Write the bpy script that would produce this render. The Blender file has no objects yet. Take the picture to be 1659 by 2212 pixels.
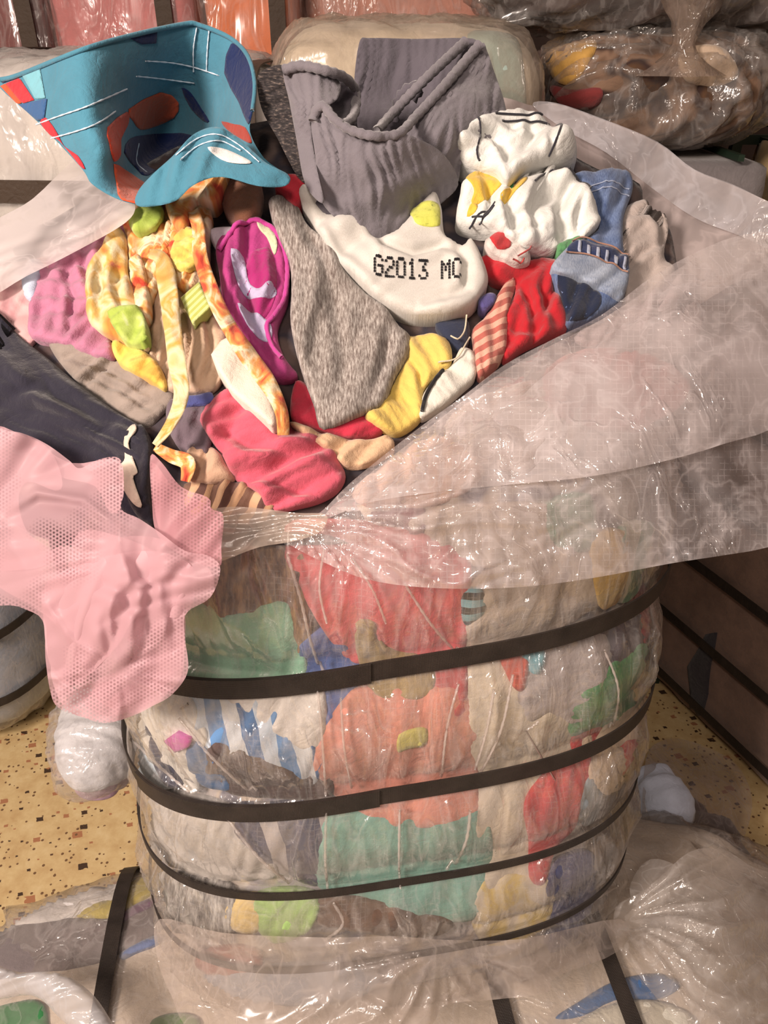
import bpy, math, random
import numpy as np
from mathutils import Vector, Matrix
from mathutils.bvhtree import BVHTree
from mathutils.geometry import delaunay_2d_cdt

scene = bpy.context.scene
COL = scene.collection
# ------------------------------------------------------------------ camera
W, H = 1659.0, 2212.0
FPX = 1661.0
PITCH = math.radians(32.0)
CAM = np.array([0.0, 0.0, 1.50])
cam_data = bpy.data.cameras.new('camera')
cam_data.sensor_fit = 'HORIZONTAL'
cam_data.sensor_width = 36.0
cam_data.lens = 36.0 * FPX / W
cam_data.clip_start = 0.02
cam = bpy.data.objects.new('camera', cam_data)
COL.objects.link(cam)
cam.location = CAM
cam.rotation_euler = (math.pi / 2 - PITCH, 0, 0)
scene.camera = cam
# ------------------------------------------------------------------ world, light, exposure
world = bpy.data.worlds.new('world')
scene.world = world
world.use_nodes = True
world.node_tree.nodes['Background'].inputs[0].default_value = (1.0, 0.80, 0.69, 1)
world.node_tree.nodes['Background'].inputs[1].default_value = 0.28
def area_lamp(name, loc, target, size, power, color):
    l = bpy.data.lights.new(name, 'AREA')
    l.shape = 'DISK'; l.size = size; l.energy = power; l.color = color
    o = bpy.data.objects.new(name, l); COL.objects.link(o)
    o.location = loc
    o.rotation_euler = (Vector(target) - Vector(loc)).to_track_quat('-Z', 'Y').to_euler()
    return o
area_lamp('ceiling_lamp_light', (-1.28, -0.55, 2.22), (0.05, 0.9, 0.8), 0.48, 82.0, (1.0, 0.83, 0.72))
area_lamp('front_fill_light', (-0.25, -0.95, 2.70), (0.0, 0.8, 0.7), 0.35, 21.0, (1.0, 0.82, 0.70))  # unseen fill lamp, added for front highlights on the film
vs = scene.view_settings
vs.view_transform = 'Standard'
vs.look = 'None'
vs.exposure = 0.0
vs.gamma = 1.0
vs.use_curve_mapping = False
scene.cycles.transparent_max_bounces = 12
scene.cycles.max_bounces = 5
scene.cycles.diffuse_bounces = 2
scene.cycles.glossy_bounces = 2
scene.cycles.adaptive_threshold = 0.08
scene.cycles.caustics_reflective = False
scene.cycles.caustics_refractive = False

# ------------------------------------------------------------------ maths helpers
CP, SP = math.cos(PITCH), math.sin(PITCH)
def rays(px, py):
    px = np.asarray(px, float); py = np.asarray(py, float)
    a = (px - W / 2) / FPX; b = -(py - H / 2) / FPX
    d = np.stack([a, CP + b * SP, -SP + b * CP], -1)
    return d
def at(px, py, Y):
    """the world point seen at photo pixel (px, py) whose distance into the room is Y"""
    d = rays(px, py)
    t = np.asarray(Y, float) / d[..., 1]
    return CAM + d * t[..., None]
def at_z(px, py, z):
    d = rays(px, py)
    t = (z - CAM[2]) / d[..., 2]
    return CAM + d * np.asarray(t)[..., None]
def proj(p):
    p = np.asarray(p, float) - CAM
    x = p[..., 0]; dep = p[..., 1] * CP - p[..., 2] * SP; up = p[..., 1] * SP + p[..., 2] * CP
    return np.stack([W / 2 + FPX * x / dep, H / 2 - FPX * up / dep], -1)
def perlin(x, y, seed=0):
    x = np.asarray(x, float); y = np.asarray(y, float)
    rng = np.random.RandomState(seed + 11)
    perm = rng.permutation(256); perm = np.concatenate([perm, perm])
    ang = rng.rand(256) * 2 * np.pi
    gx, gy = np.cos(ang), np.sin(ang)
    xi = np.floor(x).astype(int); yi = np.floor(y).astype(int)
    xf = x - xi; yf = y - yi
    xi &= 255; yi &= 255
    def g(ix, iy, fx, fy):
        h = perm[perm[ix & 255] + (iy & 255)]
        return gx[h] * fx + gy[h] * fy
    u = xf * xf * xf * (xf * (xf * 6 - 15) + 10); v = yf * yf * yf * (yf * (yf * 6 - 15) + 10)
    n00 = g(xi, yi, xf, yf); n10 = g(xi + 1, yi, xf - 1, yf)
    n01 = g(xi, yi + 1, xf, yf - 1); n11 = g(xi + 1, yi + 1, xf - 1, yf - 1)
    return ((n00 * (1 - u) + n10 * u) * (1 - v) + (n01 * (1 - u) + n11 * u) * v) * 1.4
def fbm(x, y, seed=0, o=3):
    s = 0; a = 1.0
    for k in range(o):
        s = s + a * perlin(x * 2 ** k, y * 2 ** k, seed + 7 * k); a *= 0.5
    return s
def fold_field(px, py, specs, seed):
    """cloth folds: each spec is (direction across the folds in degrees, wavelength in px, height in m, sharpness 0..1)"""
    out = np.zeros_like(px, float)
    for k, sp in enumerate(specs):
        if callable(sp):
            out = out + sp(px, py); continue
        ang, wl, amp = sp[:3]
        sharp = sp[3] if len(sp) > 3 else 0.3
        c, s = math.cos(math.radians(ang)), math.sin(math.radians(ang))
        u = px * c + py * s; v = -px * s + py * c
        warp = perlin(u / (wl * 3.0), v / (wl * 6.5), seed + 31 * k) * wl * 1.4 + perlin(u / wl, v / (wl * 3.5), seed + 5 + 31 * k) * wl * 0.3
        ph = (u + warp) / wl * 2 * np.pi
        w = np.sin(ph)
        w = (1 - sharp) * w + sharp * (3.0 * np.sqrt(np.sin(ph / 2) ** 2 + 0.035) - 2.0)
        mod = 0.55 + 0.9 * perlin(u / (wl * 1.7), v / (wl * 4.5), seed + 77 + k)
        out = out + amp * w * np.clip(mod, 0.1, 1.3)
    return out
def radial_folds(cx, cy, freq, amp, r0=60, seed=0, a0=0.0):
    """creases that run out from a gathered point"""
    def f(px, py):
        dx, dy = px - cx, py - cy
        r = np.hypot(dx, dy) + 1e-6; th = np.arctan2(dy, dx)
        w = th * freq + 2.2 * perlin(th * 2.0 + 5, r / 160.0, seed) + a0
        fall = np.clip(r / r0, 0, 1) * np.exp(-r / 900.0)
        return amp * fall * (1 - 2 * np.abs(np.sin(w)) ** 0.9)
    return f
def crease(line, w, amp):
    """one modelled fold: a groove (amp < 0) or ridge along a line"""
    l = np.asarray(line, float)
    def f(px, py):
        q = np.stack([np.ravel(px), np.ravel(py)], -1); best = np.full(len(q), 1e9); side = np.zeros(len(q))
        tot = sum(np.linalg.norm(l[i + 1] - l[i]) for i in range(len(l) - 1)); run = 0.0; par = np.zeros(len(q))
        for i in range(len(l) - 1):
            ab = l[i + 1] - l[i]; L = np.linalg.norm(ab); t = np.clip(((q - l[i]) @ ab) / (L * L), 0, 1)
            r = q - (l[i] + t[:, None] * ab); d = np.hypot(r[:, 0], r[:, 1]); m = d < best
            best = np.where(m, d, best); par = np.where(m, (run + t * L) / tot, par)
            side = np.where(m, (ab[0] * r[:, 1] - ab[1] * r[:, 0]) / L, side); run += L
        fade = np.clip(np.sin(np.pi * np.clip(par, 0.06, 0.94)), 0, 1) ** 0.6
        g = np.exp(-(best / w) ** 2) - 0.55 * np.exp(-((side - 1.7 * w) / (1.2 * w)) ** 2 - np.clip(best - 5 * w, 0, None) / w)
        return (amp * fade * g).reshape(np.shape(px))
    return f
def smooth_poly(pts, sub=4):
    p = np.asarray(pts, float)
    if sub <= 1: return p
    n = len(p); out = []
    for i in range(n):
        p0, p1, p2, p3 = p[i - 1], p[i], p[(i + 1) % n], p[(i + 2) % n]
        for k in range(sub):
            t = k / sub
            out.append(0.5 * ((2 * p1) + (-p0 + p2) * t + (2 * p0 - 5 * p1 + 4 * p2 - p3) * t * t + (-p0 + 3 * p1 - 3 * p2 + p3) * t ** 3))
    return np.array(out)
def smooth_line(pts, sub=6):
    p = np.asarray(pts, float); n = len(p)
    if n < 3 or sub <= 1: return p
    out = []
    for i in range(n - 1):
        p0, p1, p2, p3 = p[max(i - 1, 0)], p[i], p[i + 1], p[min(i + 2, n - 1)]
        for k in range(sub):
            t = k / sub
            out.append(0.5 * ((2 * p1) + (-p0 + p2) * t + (2 * p0 - 5 * p1 + 4 * p2 - p3) * t * t + (-p0 + 3 * p1 - 3 * p2 + p3) * t ** 3))
    out.append(p[-1])
    return np.array(out)
def resample(poly, step, closed=True):
    p = np.vstack([poly, poly[:1]]) if closed else poly
    seg = np.linalg.norm(np.diff(p, axis=0), axis=1); L = np.concatenate([[0], np.cumsum(seg)])
    n = max(3 if closed else 2, int(round(L[-1] / step)) + (0 if closed else 1))
    t = np.linspace(0, L[-1], n, endpoint=not closed)
    return np.stack([np.interp(t, L, p[:, k]) for k in range(p.shape[1])], -1)
def inside(poly, x, y):
    c = np.zeros(x.shape, bool); n = len(poly); j = n - 1
    for i in range(n):
        xi, yi = poly[i]; xj, yj = poly[j]
        if yi != yj:
            c ^= ((yi > y) != (yj > y)) & (x < (xj - xi) * (y - yi) / (yj - yi) + xi)
        j = i
    return c
def edge_dist(poly, pts):
    a = poly; b = np.roll(poly, -1, 0); out = np.empty(len(pts))
    ab = b - a; L2 = (ab ** 2).sum(1) + 1e-9
    for s in range(0, len(pts), 4000):
        q = pts[s:s + 4000]
        ap = q[:, None, :] - a[None]
        t = np.clip((ap * ab[None]).sum(2) / L2[None], 0, 1)
        d = ap - t[..., None] * ab[None]
        out[s:s + 4000] = np.sqrt((d ** 2).sum(2).min(1))
    return out
def triangulate(poly, step, holes=()):
    ring = resample(poly, step)
    pts = [tuple(p) for p in ring]; edges = [(i, (i + 1) % len(ring)) for i in range(len(ring))]
    x0, y0 = ring.min(0); x1, y1 = ring.max(0)
    gx, gy = np.meshgrid(np.arange(x0, x1 + step, step), np.arange(y0, y1 + step, step * 0.866))
    gx = gx + (np.arange(gx.shape[0]) % 2)[:, None] * step * 0.5
    gx, gy = gx.ravel(), gy.ravel()
    m = inside(ring, gx, gy); gx, gy = gx[m], gy[m]
    g = np.stack([gx, gy], -1)
    if len(g):
        g = g[edge_dist(ring, g) > step * 0.45]
    pts += [tuple(p) for p in g]
    r = delaunay_2d_cdt([Vector(p) for p in pts], edges, [], 1, 1e-5)
    v = np.array([(q.x, q.y) for q in r[0]]); f = [list(t) for t in r[2]]
    # y grows downward in the photo: keep the faces turned to the viewer
    f2 = []
    for t in f:
        a, b, c = v[t[0]], v[t[1]], v[t[2]]
        ar = (b[0] - a[0]) * (c[1] - a[1]) - (b[1] - a[1]) * (c[0] - a[0])
        f2.append(t if ar < 0 else t[::-1])
    return v, f2, ring
def boundary_edges(faces):
    cnt = {}
    for t in faces:
        for k in range(len(t)):
            e = (t[k], t[(k + 1) % len(t)])
            if (e[1], e[0]) in cnt: cnt.pop((e[1], e[0]))
            else: cnt[e] = 1
    return list(cnt)
class TPS:
    """a smooth surface through scattered (px, py, value) points"""
    def __init__(self, ctrl, lam=1e-4):
        c = np.asarray(ctrl, float); self.p = c[:, :2] / 500.0; y = c[:, 2]; n = len(c)
        K = self.U(self.p, self.p) + lam * np.eye(n)
        P = np.hstack([np.ones((n, 1)), self.p])
        A = np.zeros((n + 3, n + 3)); A[:n, :n] = K; A[:n, n:] = P; A[n:, :n] = P.T
        s = np.linalg.lstsq(A, np.concatenate([y, np.zeros(3)]), rcond=None)[0]
        self.w, self.a = s[:n], s[n:]
    def U(self, a, b):
        r2 = ((a[:, None] - b[None]) ** 2).sum(2)
        return 0.5 * r2 * np.log(r2 + 1e-12)
    def __call__(self, px, py):
        q = np.stack([np.ravel(px), np.ravel(py)], -1) / 500.0
        o = np.empty(len(q))
        for s in range(0, len(q), 20000):
            z = q[s:s + 20000]
            o[s:s + 20000] = self.U(z, self.p) @ self.w + self.a[0] + z @ self.a[1:]
        return o.reshape(np.shape(px))

# ------------------------------------------------------------------ object helpers
def new_obj(name, verts, faces, mat, parent=None, uv=None, smooth=True):
    me = bpy.data.meshes.new(name)
    me.from_pydata([tuple(v) for v in np.asarray(verts, float)], [], [list(map(int, f)) for f in faces])
    if smooth:
        me.polygons.foreach_set('use_smooth', np.ones(len(me.polygons), bool))
    if uv is not None:
        ul = me.uv_layers.new(name='UVMap')
        idx = np.empty(len(me.loops), np.int32); me.loops.foreach_get('vertex_index', idx)
        ul.data.foreach_set('uv', np.asarray(uv, np.float32)[idx].ravel())
    me.update()
    o = bpy.data.objects.new(name, me)
    COL.objects.link(o)
    if mat: me.materials.append(mat)
    if parent is not None: o.parent = parent
    return o
def tag(o, label, cat, group=None):
    o['label'] = label; o['category'] = cat
    if group: o['group'] = group
    return o
def thing(name, label, cat, group=None):
    o = bpy.data.objects.new(name, None); COL.objects.link(o); o.empty_display_size = 0.05
    return tag(o, label, cat, group)
def struct(o):
    o['kind'] = 'structure'; return o
UVS = 0.00055    # metres per photo pixel on the pile, for cloth patterns

class Surf:
    """a cloth or film surface: outline in photo pixels, its own distance into the room for every point"""
    def __init__(self, depth=None, bvh=None, folds=(), seed=0, lift=0.0, fallback=1.0, up=None, clip=False):
        self.clip = clip
        self.up = up
        self.depth, self.bvh, self.folds, self.seed, self.lift, self.fb = depth, bvh, folds, seed, lift, fallback
        self.poly = None; self.puff = 0; self.edge = 40
    def ev(self, px, py, extra=0.0):
        px = np.asarray(px, float); py = np.asarray(py, float)
        d = rays(px, py); dn = d / np.linalg.norm(d, axis=-1, keepdims=True)
        h = self.lift + extra + fold_field(px, py, self.folds, self.seed)
        if self.poly is not None and self.puff:
            ed = edge_dist(self.poly, np.stack([px, py], -1))
            ins = inside(self.poly, px, py)
            q = np.clip(np.where(ins, ed, 0) / self.edge, 0, 1)
            h = h + self.puff * np.sqrt(np.clip(1 - (1 - q) ** 2, 0, 1))
        if self.bvh is not None:
            P = np.empty(d.shape); ok = np.zeros(len(d), bool); N = -dn.copy()
            for i in range(len(d)):
                loc, nor, _, dist = self.bvh.ray_cast(Vector(CAM), Vector(dn[i]))
                if loc is not None:
                    P[i] = loc; N[i] = nor; ok[i] = True
            self.ok = ok
            if not ok.all():
                for i in np.where(~ok)[0]:
                    q = Vector(CAM + dn[i] * self.fb)
                    loc, nor, _, dist = self.bvh.find_nearest(q)
                    P[i] = loc; N[i] = nor
            D = (N if self.up is None else np.asarray(self.up)[None]) - dn; D /= np.linalg.norm(D, axis=-1, keepdims=True)
            return P + D * h[:, None]
        Y = self.depth(px, py)
        P = CAM + d * (Y / d[:, 1])[:, None]
        return P - dn * h[:, None]
def solid(name, surf, outline, mat, parent=None, step=7.0, sub=4, puff=0.0, edge=40.0, back=None, thick=0.0, film=False):
    """mesh of a Surf inside an outline; 'back' closes it down to what it lies on, 'thick' gives a loose sheet its thickness"""
    poly = smooth_poly(outline, sub)
    v, f, ring = triangulate(poly, step)
    surf.poly, surf.puff, surf.edge = ring, puff, edge
    P = surf.ev(v[:, 0], v[:, 1])
    if surf.clip and not surf.ok.all():
        f = [t for t in f if surf.ok[t].all()]
        used = sorted({q for t in f for q in t}); rm = {q: k for k, q in enumerate(used)}
        v, P, f = v[used], P[used], [[rm[q] for q in t] for t in f]
    uv = v * UVS; uv[:, 1] *= -1
    if film:
        o = new_obj(name, P, f, mat, parent, uv)
    else:
        be = boundary_edges(f)
        if thick:
            dn = rays(v[:, 0], v[:, 1]); dn /= np.linalg.norm(dn, axis=1, keepdims=True)
            n = len(P); V = np.vstack([P, P + dn * thick]); F = f + [[a + n for a in t[::-1]] for t in f]
            F += [[b, a, a + n, b + n] for a, b in be]
            o = new_obj(name, V, F, mat, parent, np.vstack([uv, uv]))
        else:
            dep = back if back is not None else surf.lift + 0.012
            bi = sorted({a for e in be for a in e}); m = {a: len(P) + k for k, a in enumerate(bi)}
            low = surf.ev(v[bi, 0], v[bi, 1], -dep)
            V = np.vstack([P, low]); F = f + [[b, a, m[a], m[b]] for a, b in be]
            o = new_obj(name, V, F, mat, parent, np.vstack([uv, uv[bi]]))
    o_surf[o.name] = surf
    return o
o_surf = {}
def decal(name, surf, outline, mat, parent, lift=0.0015, step=6.0, sub=3):
    poly = smooth_poly(outline, sub)
    v, f, ring = triangulate(poly, step)
    P = surf.ev(v[:, 0], v[:, 1], lift)
    be = boundary_edges(f); n = len(P)
    low = surf.ev(v[:, 0], v[:, 1], lift - 0.0025)
    V = np.vstack([P, low]); F = f + [[b, a, a + n, b + n] for a, b in be]
    uv = v * UVS; uv[:, 1] *= -1
    return new_obj(name, V, F, mat, parent, np.vstack([uv, uv]))
def tube(name, pts, rad, mat, parent=None, seg=8, closed=False):
    p = np.asarray(pts, float); n = len(p)
    rad = np.full(n, rad) if np.isscalar(rad) else np.asarray(rad)
    T = np.gradient(p, axis=0) if not closed else (np.roll(p, -1, 0) - np.roll(p, 1, 0))
    T /= np.linalg.norm(T, axis=1, keepdims=True) + 1e-12
    ref = np.array([0.13, 0.2, 0.97])
    A = np.cross(T, ref); A /= np.linalg.norm(A, axis=1, keepdims=True) + 1e-12
    B = np.cross(T, A)
    a = np.arange(seg) / seg * 2 * np.pi
    V = (p[:, None] + rad[:, None, None] * (np.cos(a)[None, :, None] * A[:, None] + np.sin(a)[None, :, None] * B[:, None])).reshape(-1, 3)
    F = []
    for i in range(n if closed else n - 1):
        j = (i + 1) % n
        for k in range(seg):
            F.append([i * seg + k, i * seg + (k + 1) % seg, j * seg + (k + 1) % seg, j * seg + k])
    if not closed:
        F.append(list(range(seg))); F.append(list(range((n - 1) * seg, n * seg))[::-1])
    uv = np.stack([np.repeat(np.linspace(0, 0.2, n), seg), np.tile(a * 0.01, n)], -1)
    return new_obj(name, V, F, mat, parent, uv)
def px_tube(name, surf, line, rad_px, mat, parent=None, lift=0.0, sub=6, step=6.0, seg=8, wob=0.0, seed=0):
    """a cord or rolled hem that runs over a surface"""
    l = resample(smooth_line(line, sub), step, closed=False)
    P = surf.ev(l[:, 0], l[:, 1], lift)
    r = rad_px * np.linalg.norm(P - CAM, axis=1) / FPX
    if wob: r = r * (1 + wob * np.sin(np.arange(len(l)) * 2.1 + seed))
    return tube(name, P, r, mat, parent, seg)
def ribbon_px(name, surf, line, width_px, mat, parent=None, lift=0.004, thick=0.002, sub=6, step=6.0, ripple=0.0, seed=0, twist=0.0):
    """a flat fabric tie that runs over a surface"""
    l = resample(smooth_line(line, sub), step, closed=False)
    T = np.gradient(l, axis=0); T /= np.linalg.norm(T, axis=1, keepdims=True)
    Nn = np.stack([-T[:, 1], T[:, 0]], -1)
    w = np.interp(np.linspace(0, 1, len(l)), np.linspace(0, 1, len(np.atleast_1d(width_px))), np.atleast_1d(width_px)) if not np.isscalar(width_px) else np.full(len(l), float(width_px))
    K = 7; rows = []; uvs = []
    dist = np.concatenate([[0], np.cumsum(np.linalg.norm(np.diff(l, axis=0), axis=1))])
    for k in range(K):
        s = k / (K - 1) - 0.5
        q = l + Nn * (s * w)[:, None]
        bow = 0.003 * (1 - (2 * s) ** 2)
        rp = ripple * perlin(dist / 28.0, np.full(len(l), s * 2.3), seed)
        tw = twist * np.sin(dist / 110.0 + seed) * s
        P = surf.ev(q[:, 0], q[:, 1], 0.0)
        dn = rays(q[:, 0], q[:, 1]); dn /= np.linalg.norm(dn, axis=1, keepdims=True)
        rows.append(P - dn * (lift + bow + rp + tw)[:, None] if not np.isscalar(lift + bow) or True else P)
        uvs.append(np.stack([dist * UVS, np.full(len(l), s * UVS * 40)], -1))
    top = np.stack(rows, 1); dn = rays(l[:, 0], l[:, 1]); dn /= np.linalg.norm(dn, axis=1, keepdims=True)
    bot = top + dn[:, None] * thick
    n = len(l); V = np.vstack([top.reshape(-1, 3), bot.reshape(-1, 3)]); F = []; off = n * K
    for i in range(n - 1):
        for k in range(K - 1):
            a, b, c, d = i * K + k, i * K + k + 1, (i + 1) * K + k + 1, (i + 1) * K + k
            F.append([a, b, c, d]); F.append([off + d, off + c, off + b, off + a])
        F.append([i * K, (i + 1) * K, off + (i + 1) * K, off + i * K])
        F.append([(i + 1) * K + K - 1, i * K + K - 1, off + i * K + K - 1, off + (i + 1) * K + K - 1])
    uv = np.stack(uvs, 1).reshape(-1, 2)
    return new_obj(name, V, F, mat, parent, np.vstack([uv, uv]))
def bvh_of(verts, faces):
    return BVHTree.FromPolygons([Vector(v) for v in verts], [list(map(int, f)) for f in faces])

# ------------------------------------------------------------------ materials
def lin(c):
    """surface colour from the colour seen in the photo, with the warm cast of the lamp taken out"""
    c = np.asarray(c, float) / 255.0
    l = np.where(c <= 0.04045, c / 12.92, ((c + 0.055) / 1.055) ** 2.4) * np.array([0.90, 1.0, 1.10])
    g = l @ np.array([0.25, 0.65, 0.10])
    l = g + (l - g) * 0.88
    return tuple(np.clip(l, 0.003, 0.90)) + (1.0,)
class NT:
    def __init__(self, name):
        self.m = bpy.data.materials.new(name); self.m.use_nodes = True
        self.t = self.m.node_tree; self.t.nodes.clear()
        self.out = self.n('ShaderNodeOutputMaterial')
    def n(self, kind, **kw):
        nd = self.t.nodes.new(kind)
        for k, v in kw.items(): setattr(nd, k, v)
        return nd
    def l(self, a, b): self.t.links.new(a, b)
    def val(self, sock, v):
        if hasattr(v, 'is_output') or isinstance(v, bpy.types.NodeSocket): self.l(v, sock)
        else: sock.default_value = v
    def math(self, op, a, b=0.0, c=None, clamp=False):
        nd = self.n('ShaderNodeMath', operation=op, use_clamp=clamp)
        self.val(nd.inputs[0], a); self.val(nd.inputs[1], b)
        if c is not None: self.val(nd.inputs[2], c)
        return nd.outputs[0]
    def uv(self, scale=(1, 1, 1), rot=0.0, obj=False):
        tc = self.n('ShaderNodeTexCoord'); mp = self.n('ShaderNodeMapping')
        self.l(tc.outputs['Object' if obj else 'UV'], mp.inputs[0])
        mp.inputs['Scale'].default_value = scale; mp.inputs['Rotation'].default_value = (0, 0, rot)
        return mp.outputs[0]
    def noise(self, vec, scale, detail=3.0, rough=0.55, dist=0.0, col=False):
        nd = self.n('ShaderNodeTexNoise'); self.l(vec, nd.inputs['Vector'])
        nd.inputs['Scale'].default_value = scale; nd.inputs['Detail'].default_value = detail
        nd.inputs['Roughness'].default_value = rough; nd.inputs['Distortion'].default_value = dist
        return nd.outputs['Color' if col else 'Fac']
    def voro(self, vec, scale, feature='F1', out='Distance', rnd=1.0):
        nd = self.n('ShaderNodeTexVoronoi', feature=feature); self.l(vec, nd.inputs['Vector'])
        nd.inputs['Scale'].default_value = scale; nd.inputs['Randomness'].default_value = rnd
        return nd.outputs[out]
    def ramp(self, fac, stops, interp='LINEAR'):
        nd = self.n('ShaderNodeValToRGB'); self.l(fac, nd.inputs[0]); cr = nd.color_ramp; cr.interpolation = interp
        while len(cr.elements) < len(stops): cr.elements.new(0.5)
        for e, (p, c) in zip(cr.elements, stops): e.position = p; e.color = c
        return nd.outputs[0]
    def mix(self, fac, a, b, blend='MIX'):
        nd = self.n('ShaderNodeMix', data_type='RGBA', blend_type=blend)
        self.val(nd.inputs[0], fac); self.val(nd.inputs[6], a); self.val(nd.inputs[7], b)
        return nd.outputs[2]
    def bump(self, h, strength, dist=0.002, normal=None):
        nd = self.n('ShaderNodeBump'); self.l(h, nd.inputs['Height'])
        nd.inputs['Strength'].default_value = strength; nd.inputs['Distance'].default_value = dist
        if normal is not None: self.l(normal, nd.inputs['Normal'])
        return nd.outputs[0]
    def mixs(self, fac, a, b):
        nd = self.n('ShaderNodeMixShader'); self.val(nd.inputs[0], fac); self.l(a, nd.inputs[1]); self.l(b, nd.inputs[2])
        return nd.outputs[0]
    def principled(self, col, rough=0.9, spec=0.2, sheen=0.0, normal=None, metal=0.0):
        nd = self.n('ShaderNodeBsdfPrincipled'); self.val(nd.inputs['Base Color'], col)
        self.val(nd.inputs['Roughness'], rough); nd.inputs['Specular IOR Level'].default_value = spec
        nd.inputs['Sheen Weight'].default_value = sheen; nd.inputs['Metallic'].default_value = metal
        if normal is not None: self.l(normal, nd.inputs['Normal'])
        return nd.outputs[0]
    def done(self, sh):
        self.l(sh, self.out.inputs[0]); return self.m
def cloth(name, c, var=0.16, rough=0.92, sheen=0.25, weave=0.35, wscale=900, blotch=22, spec=0.12, crumple=0.45):
    t = NT(name); uv = t.uv(); ob = t.uv(obj=True)
    base = lin(c); dark = tuple(x * (1 - var) for x in base[:3]) + (1,); lite = tuple(min(1, x * (1 + var * 0.6)) for x in base[:3]) + (1,)
    col = t.ramp(t.noise(ob, blotch, 4, 0.6), [(0.3, dark), (0.7, lite)])
    cr = t.math('MINIMUM', t.math('MULTIPLY', t.math('ABSOLUTE', t.math('SUBTRACT', t.noise(ob, 30, 2, 0.5, 1.0), 0.5)), 5.0), 1.0)
    h = t.math('ADD', t.math('MULTIPLY', t.noise(ob, wscale, 2, 0.6), weave), t.math('ADD', t.math('MULTIPLY', t.noise(ob, 120, 2, 0.6), 0.7), t.math('MULTIPLY', cr, crumple)))
    return t.done(t.principled(col, rough, spec, sheen, t.bump(h, 0.9, 0.0016)))
def heather(name, c1, c2, rot=0.0, sc=(220, 900)):
    t = NT(name); uv = t.uv((sc[0], sc[1], 1), rot)
    n = t.noise(uv, 1.0, 4, 0.7)
    col = t.ramp(n, [(0.36, lin(c1)), (0.5, lin([(a + b) / 2 for a, b in zip(c1, c2)])), (0.66, lin(c2))])
    h = t.math('ADD', n, t.noise(t.uv((sc[0] * 4, sc[1] * 2, 1), rot), 1.0, 2, 0.6))
    return t.done(t.principled(col, 0.95, 0.1, 0.35, t.bump(h, 0.6, 0.0016)))
def stripes(name, cols, period, rot=0.0, wob=0.004):
    t = NT(name); tc = t.n('ShaderNodeTexCoord'); mp = t.n('ShaderNodeMapping'); t.l(tc.outputs['UV'], mp.inputs[0])
    mp.inputs['Rotation'].default_value = (0, 0, rot)
    sx = t.n('ShaderNodeSeparateXYZ'); t.l(mp.outputs[0], sx.inputs[0])
    w = t.math('MULTIPLY_ADD', t.noise(t.uv(obj=True), 14, 2), wob, sx.outputs[0])
    fr = t.math('FRACT', t.math('DIVIDE', w, period))
    st = []; n = len(cols)
    for i, c in enumerate(cols): st.append((i / n + 0.001, lin(c)))
    col = t.ramp(fr, st, 'CONSTANT')
    return t.done(t.principled(col, 0.9, 0.12, 0.2, t.bump(t.noise(t.uv(obj=True), 700, 2), 0.35, 0.0012)))
def floral(name, cols, scale=26, interp='LINEAR', dist=1.2, seed=0.0):
    t = NT(name); tc = t.n('ShaderNodeTexCoord'); mp = t.n('ShaderNodeMapping'); t.l(tc.outputs['UV'], mp.inputs[0])
    mp.inputs['Location'].default_value = (seed, seed * 0.7, 0)
    n = t.noise(mp.outputs[0], scale, 3, 0.5, dist)
    st = [(0.22 + 0.56 * i / (len(cols) - 1), lin(c)) for i, c in enumerate(cols)]
    col = t.ramp(n, st, interp)
    return t.done(t.principled(col, 0.9, 0.12, 0.2, t.bump(t.noise(t.uv(obj=True), 500, 2), 0.3, 0.0012)))
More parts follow.
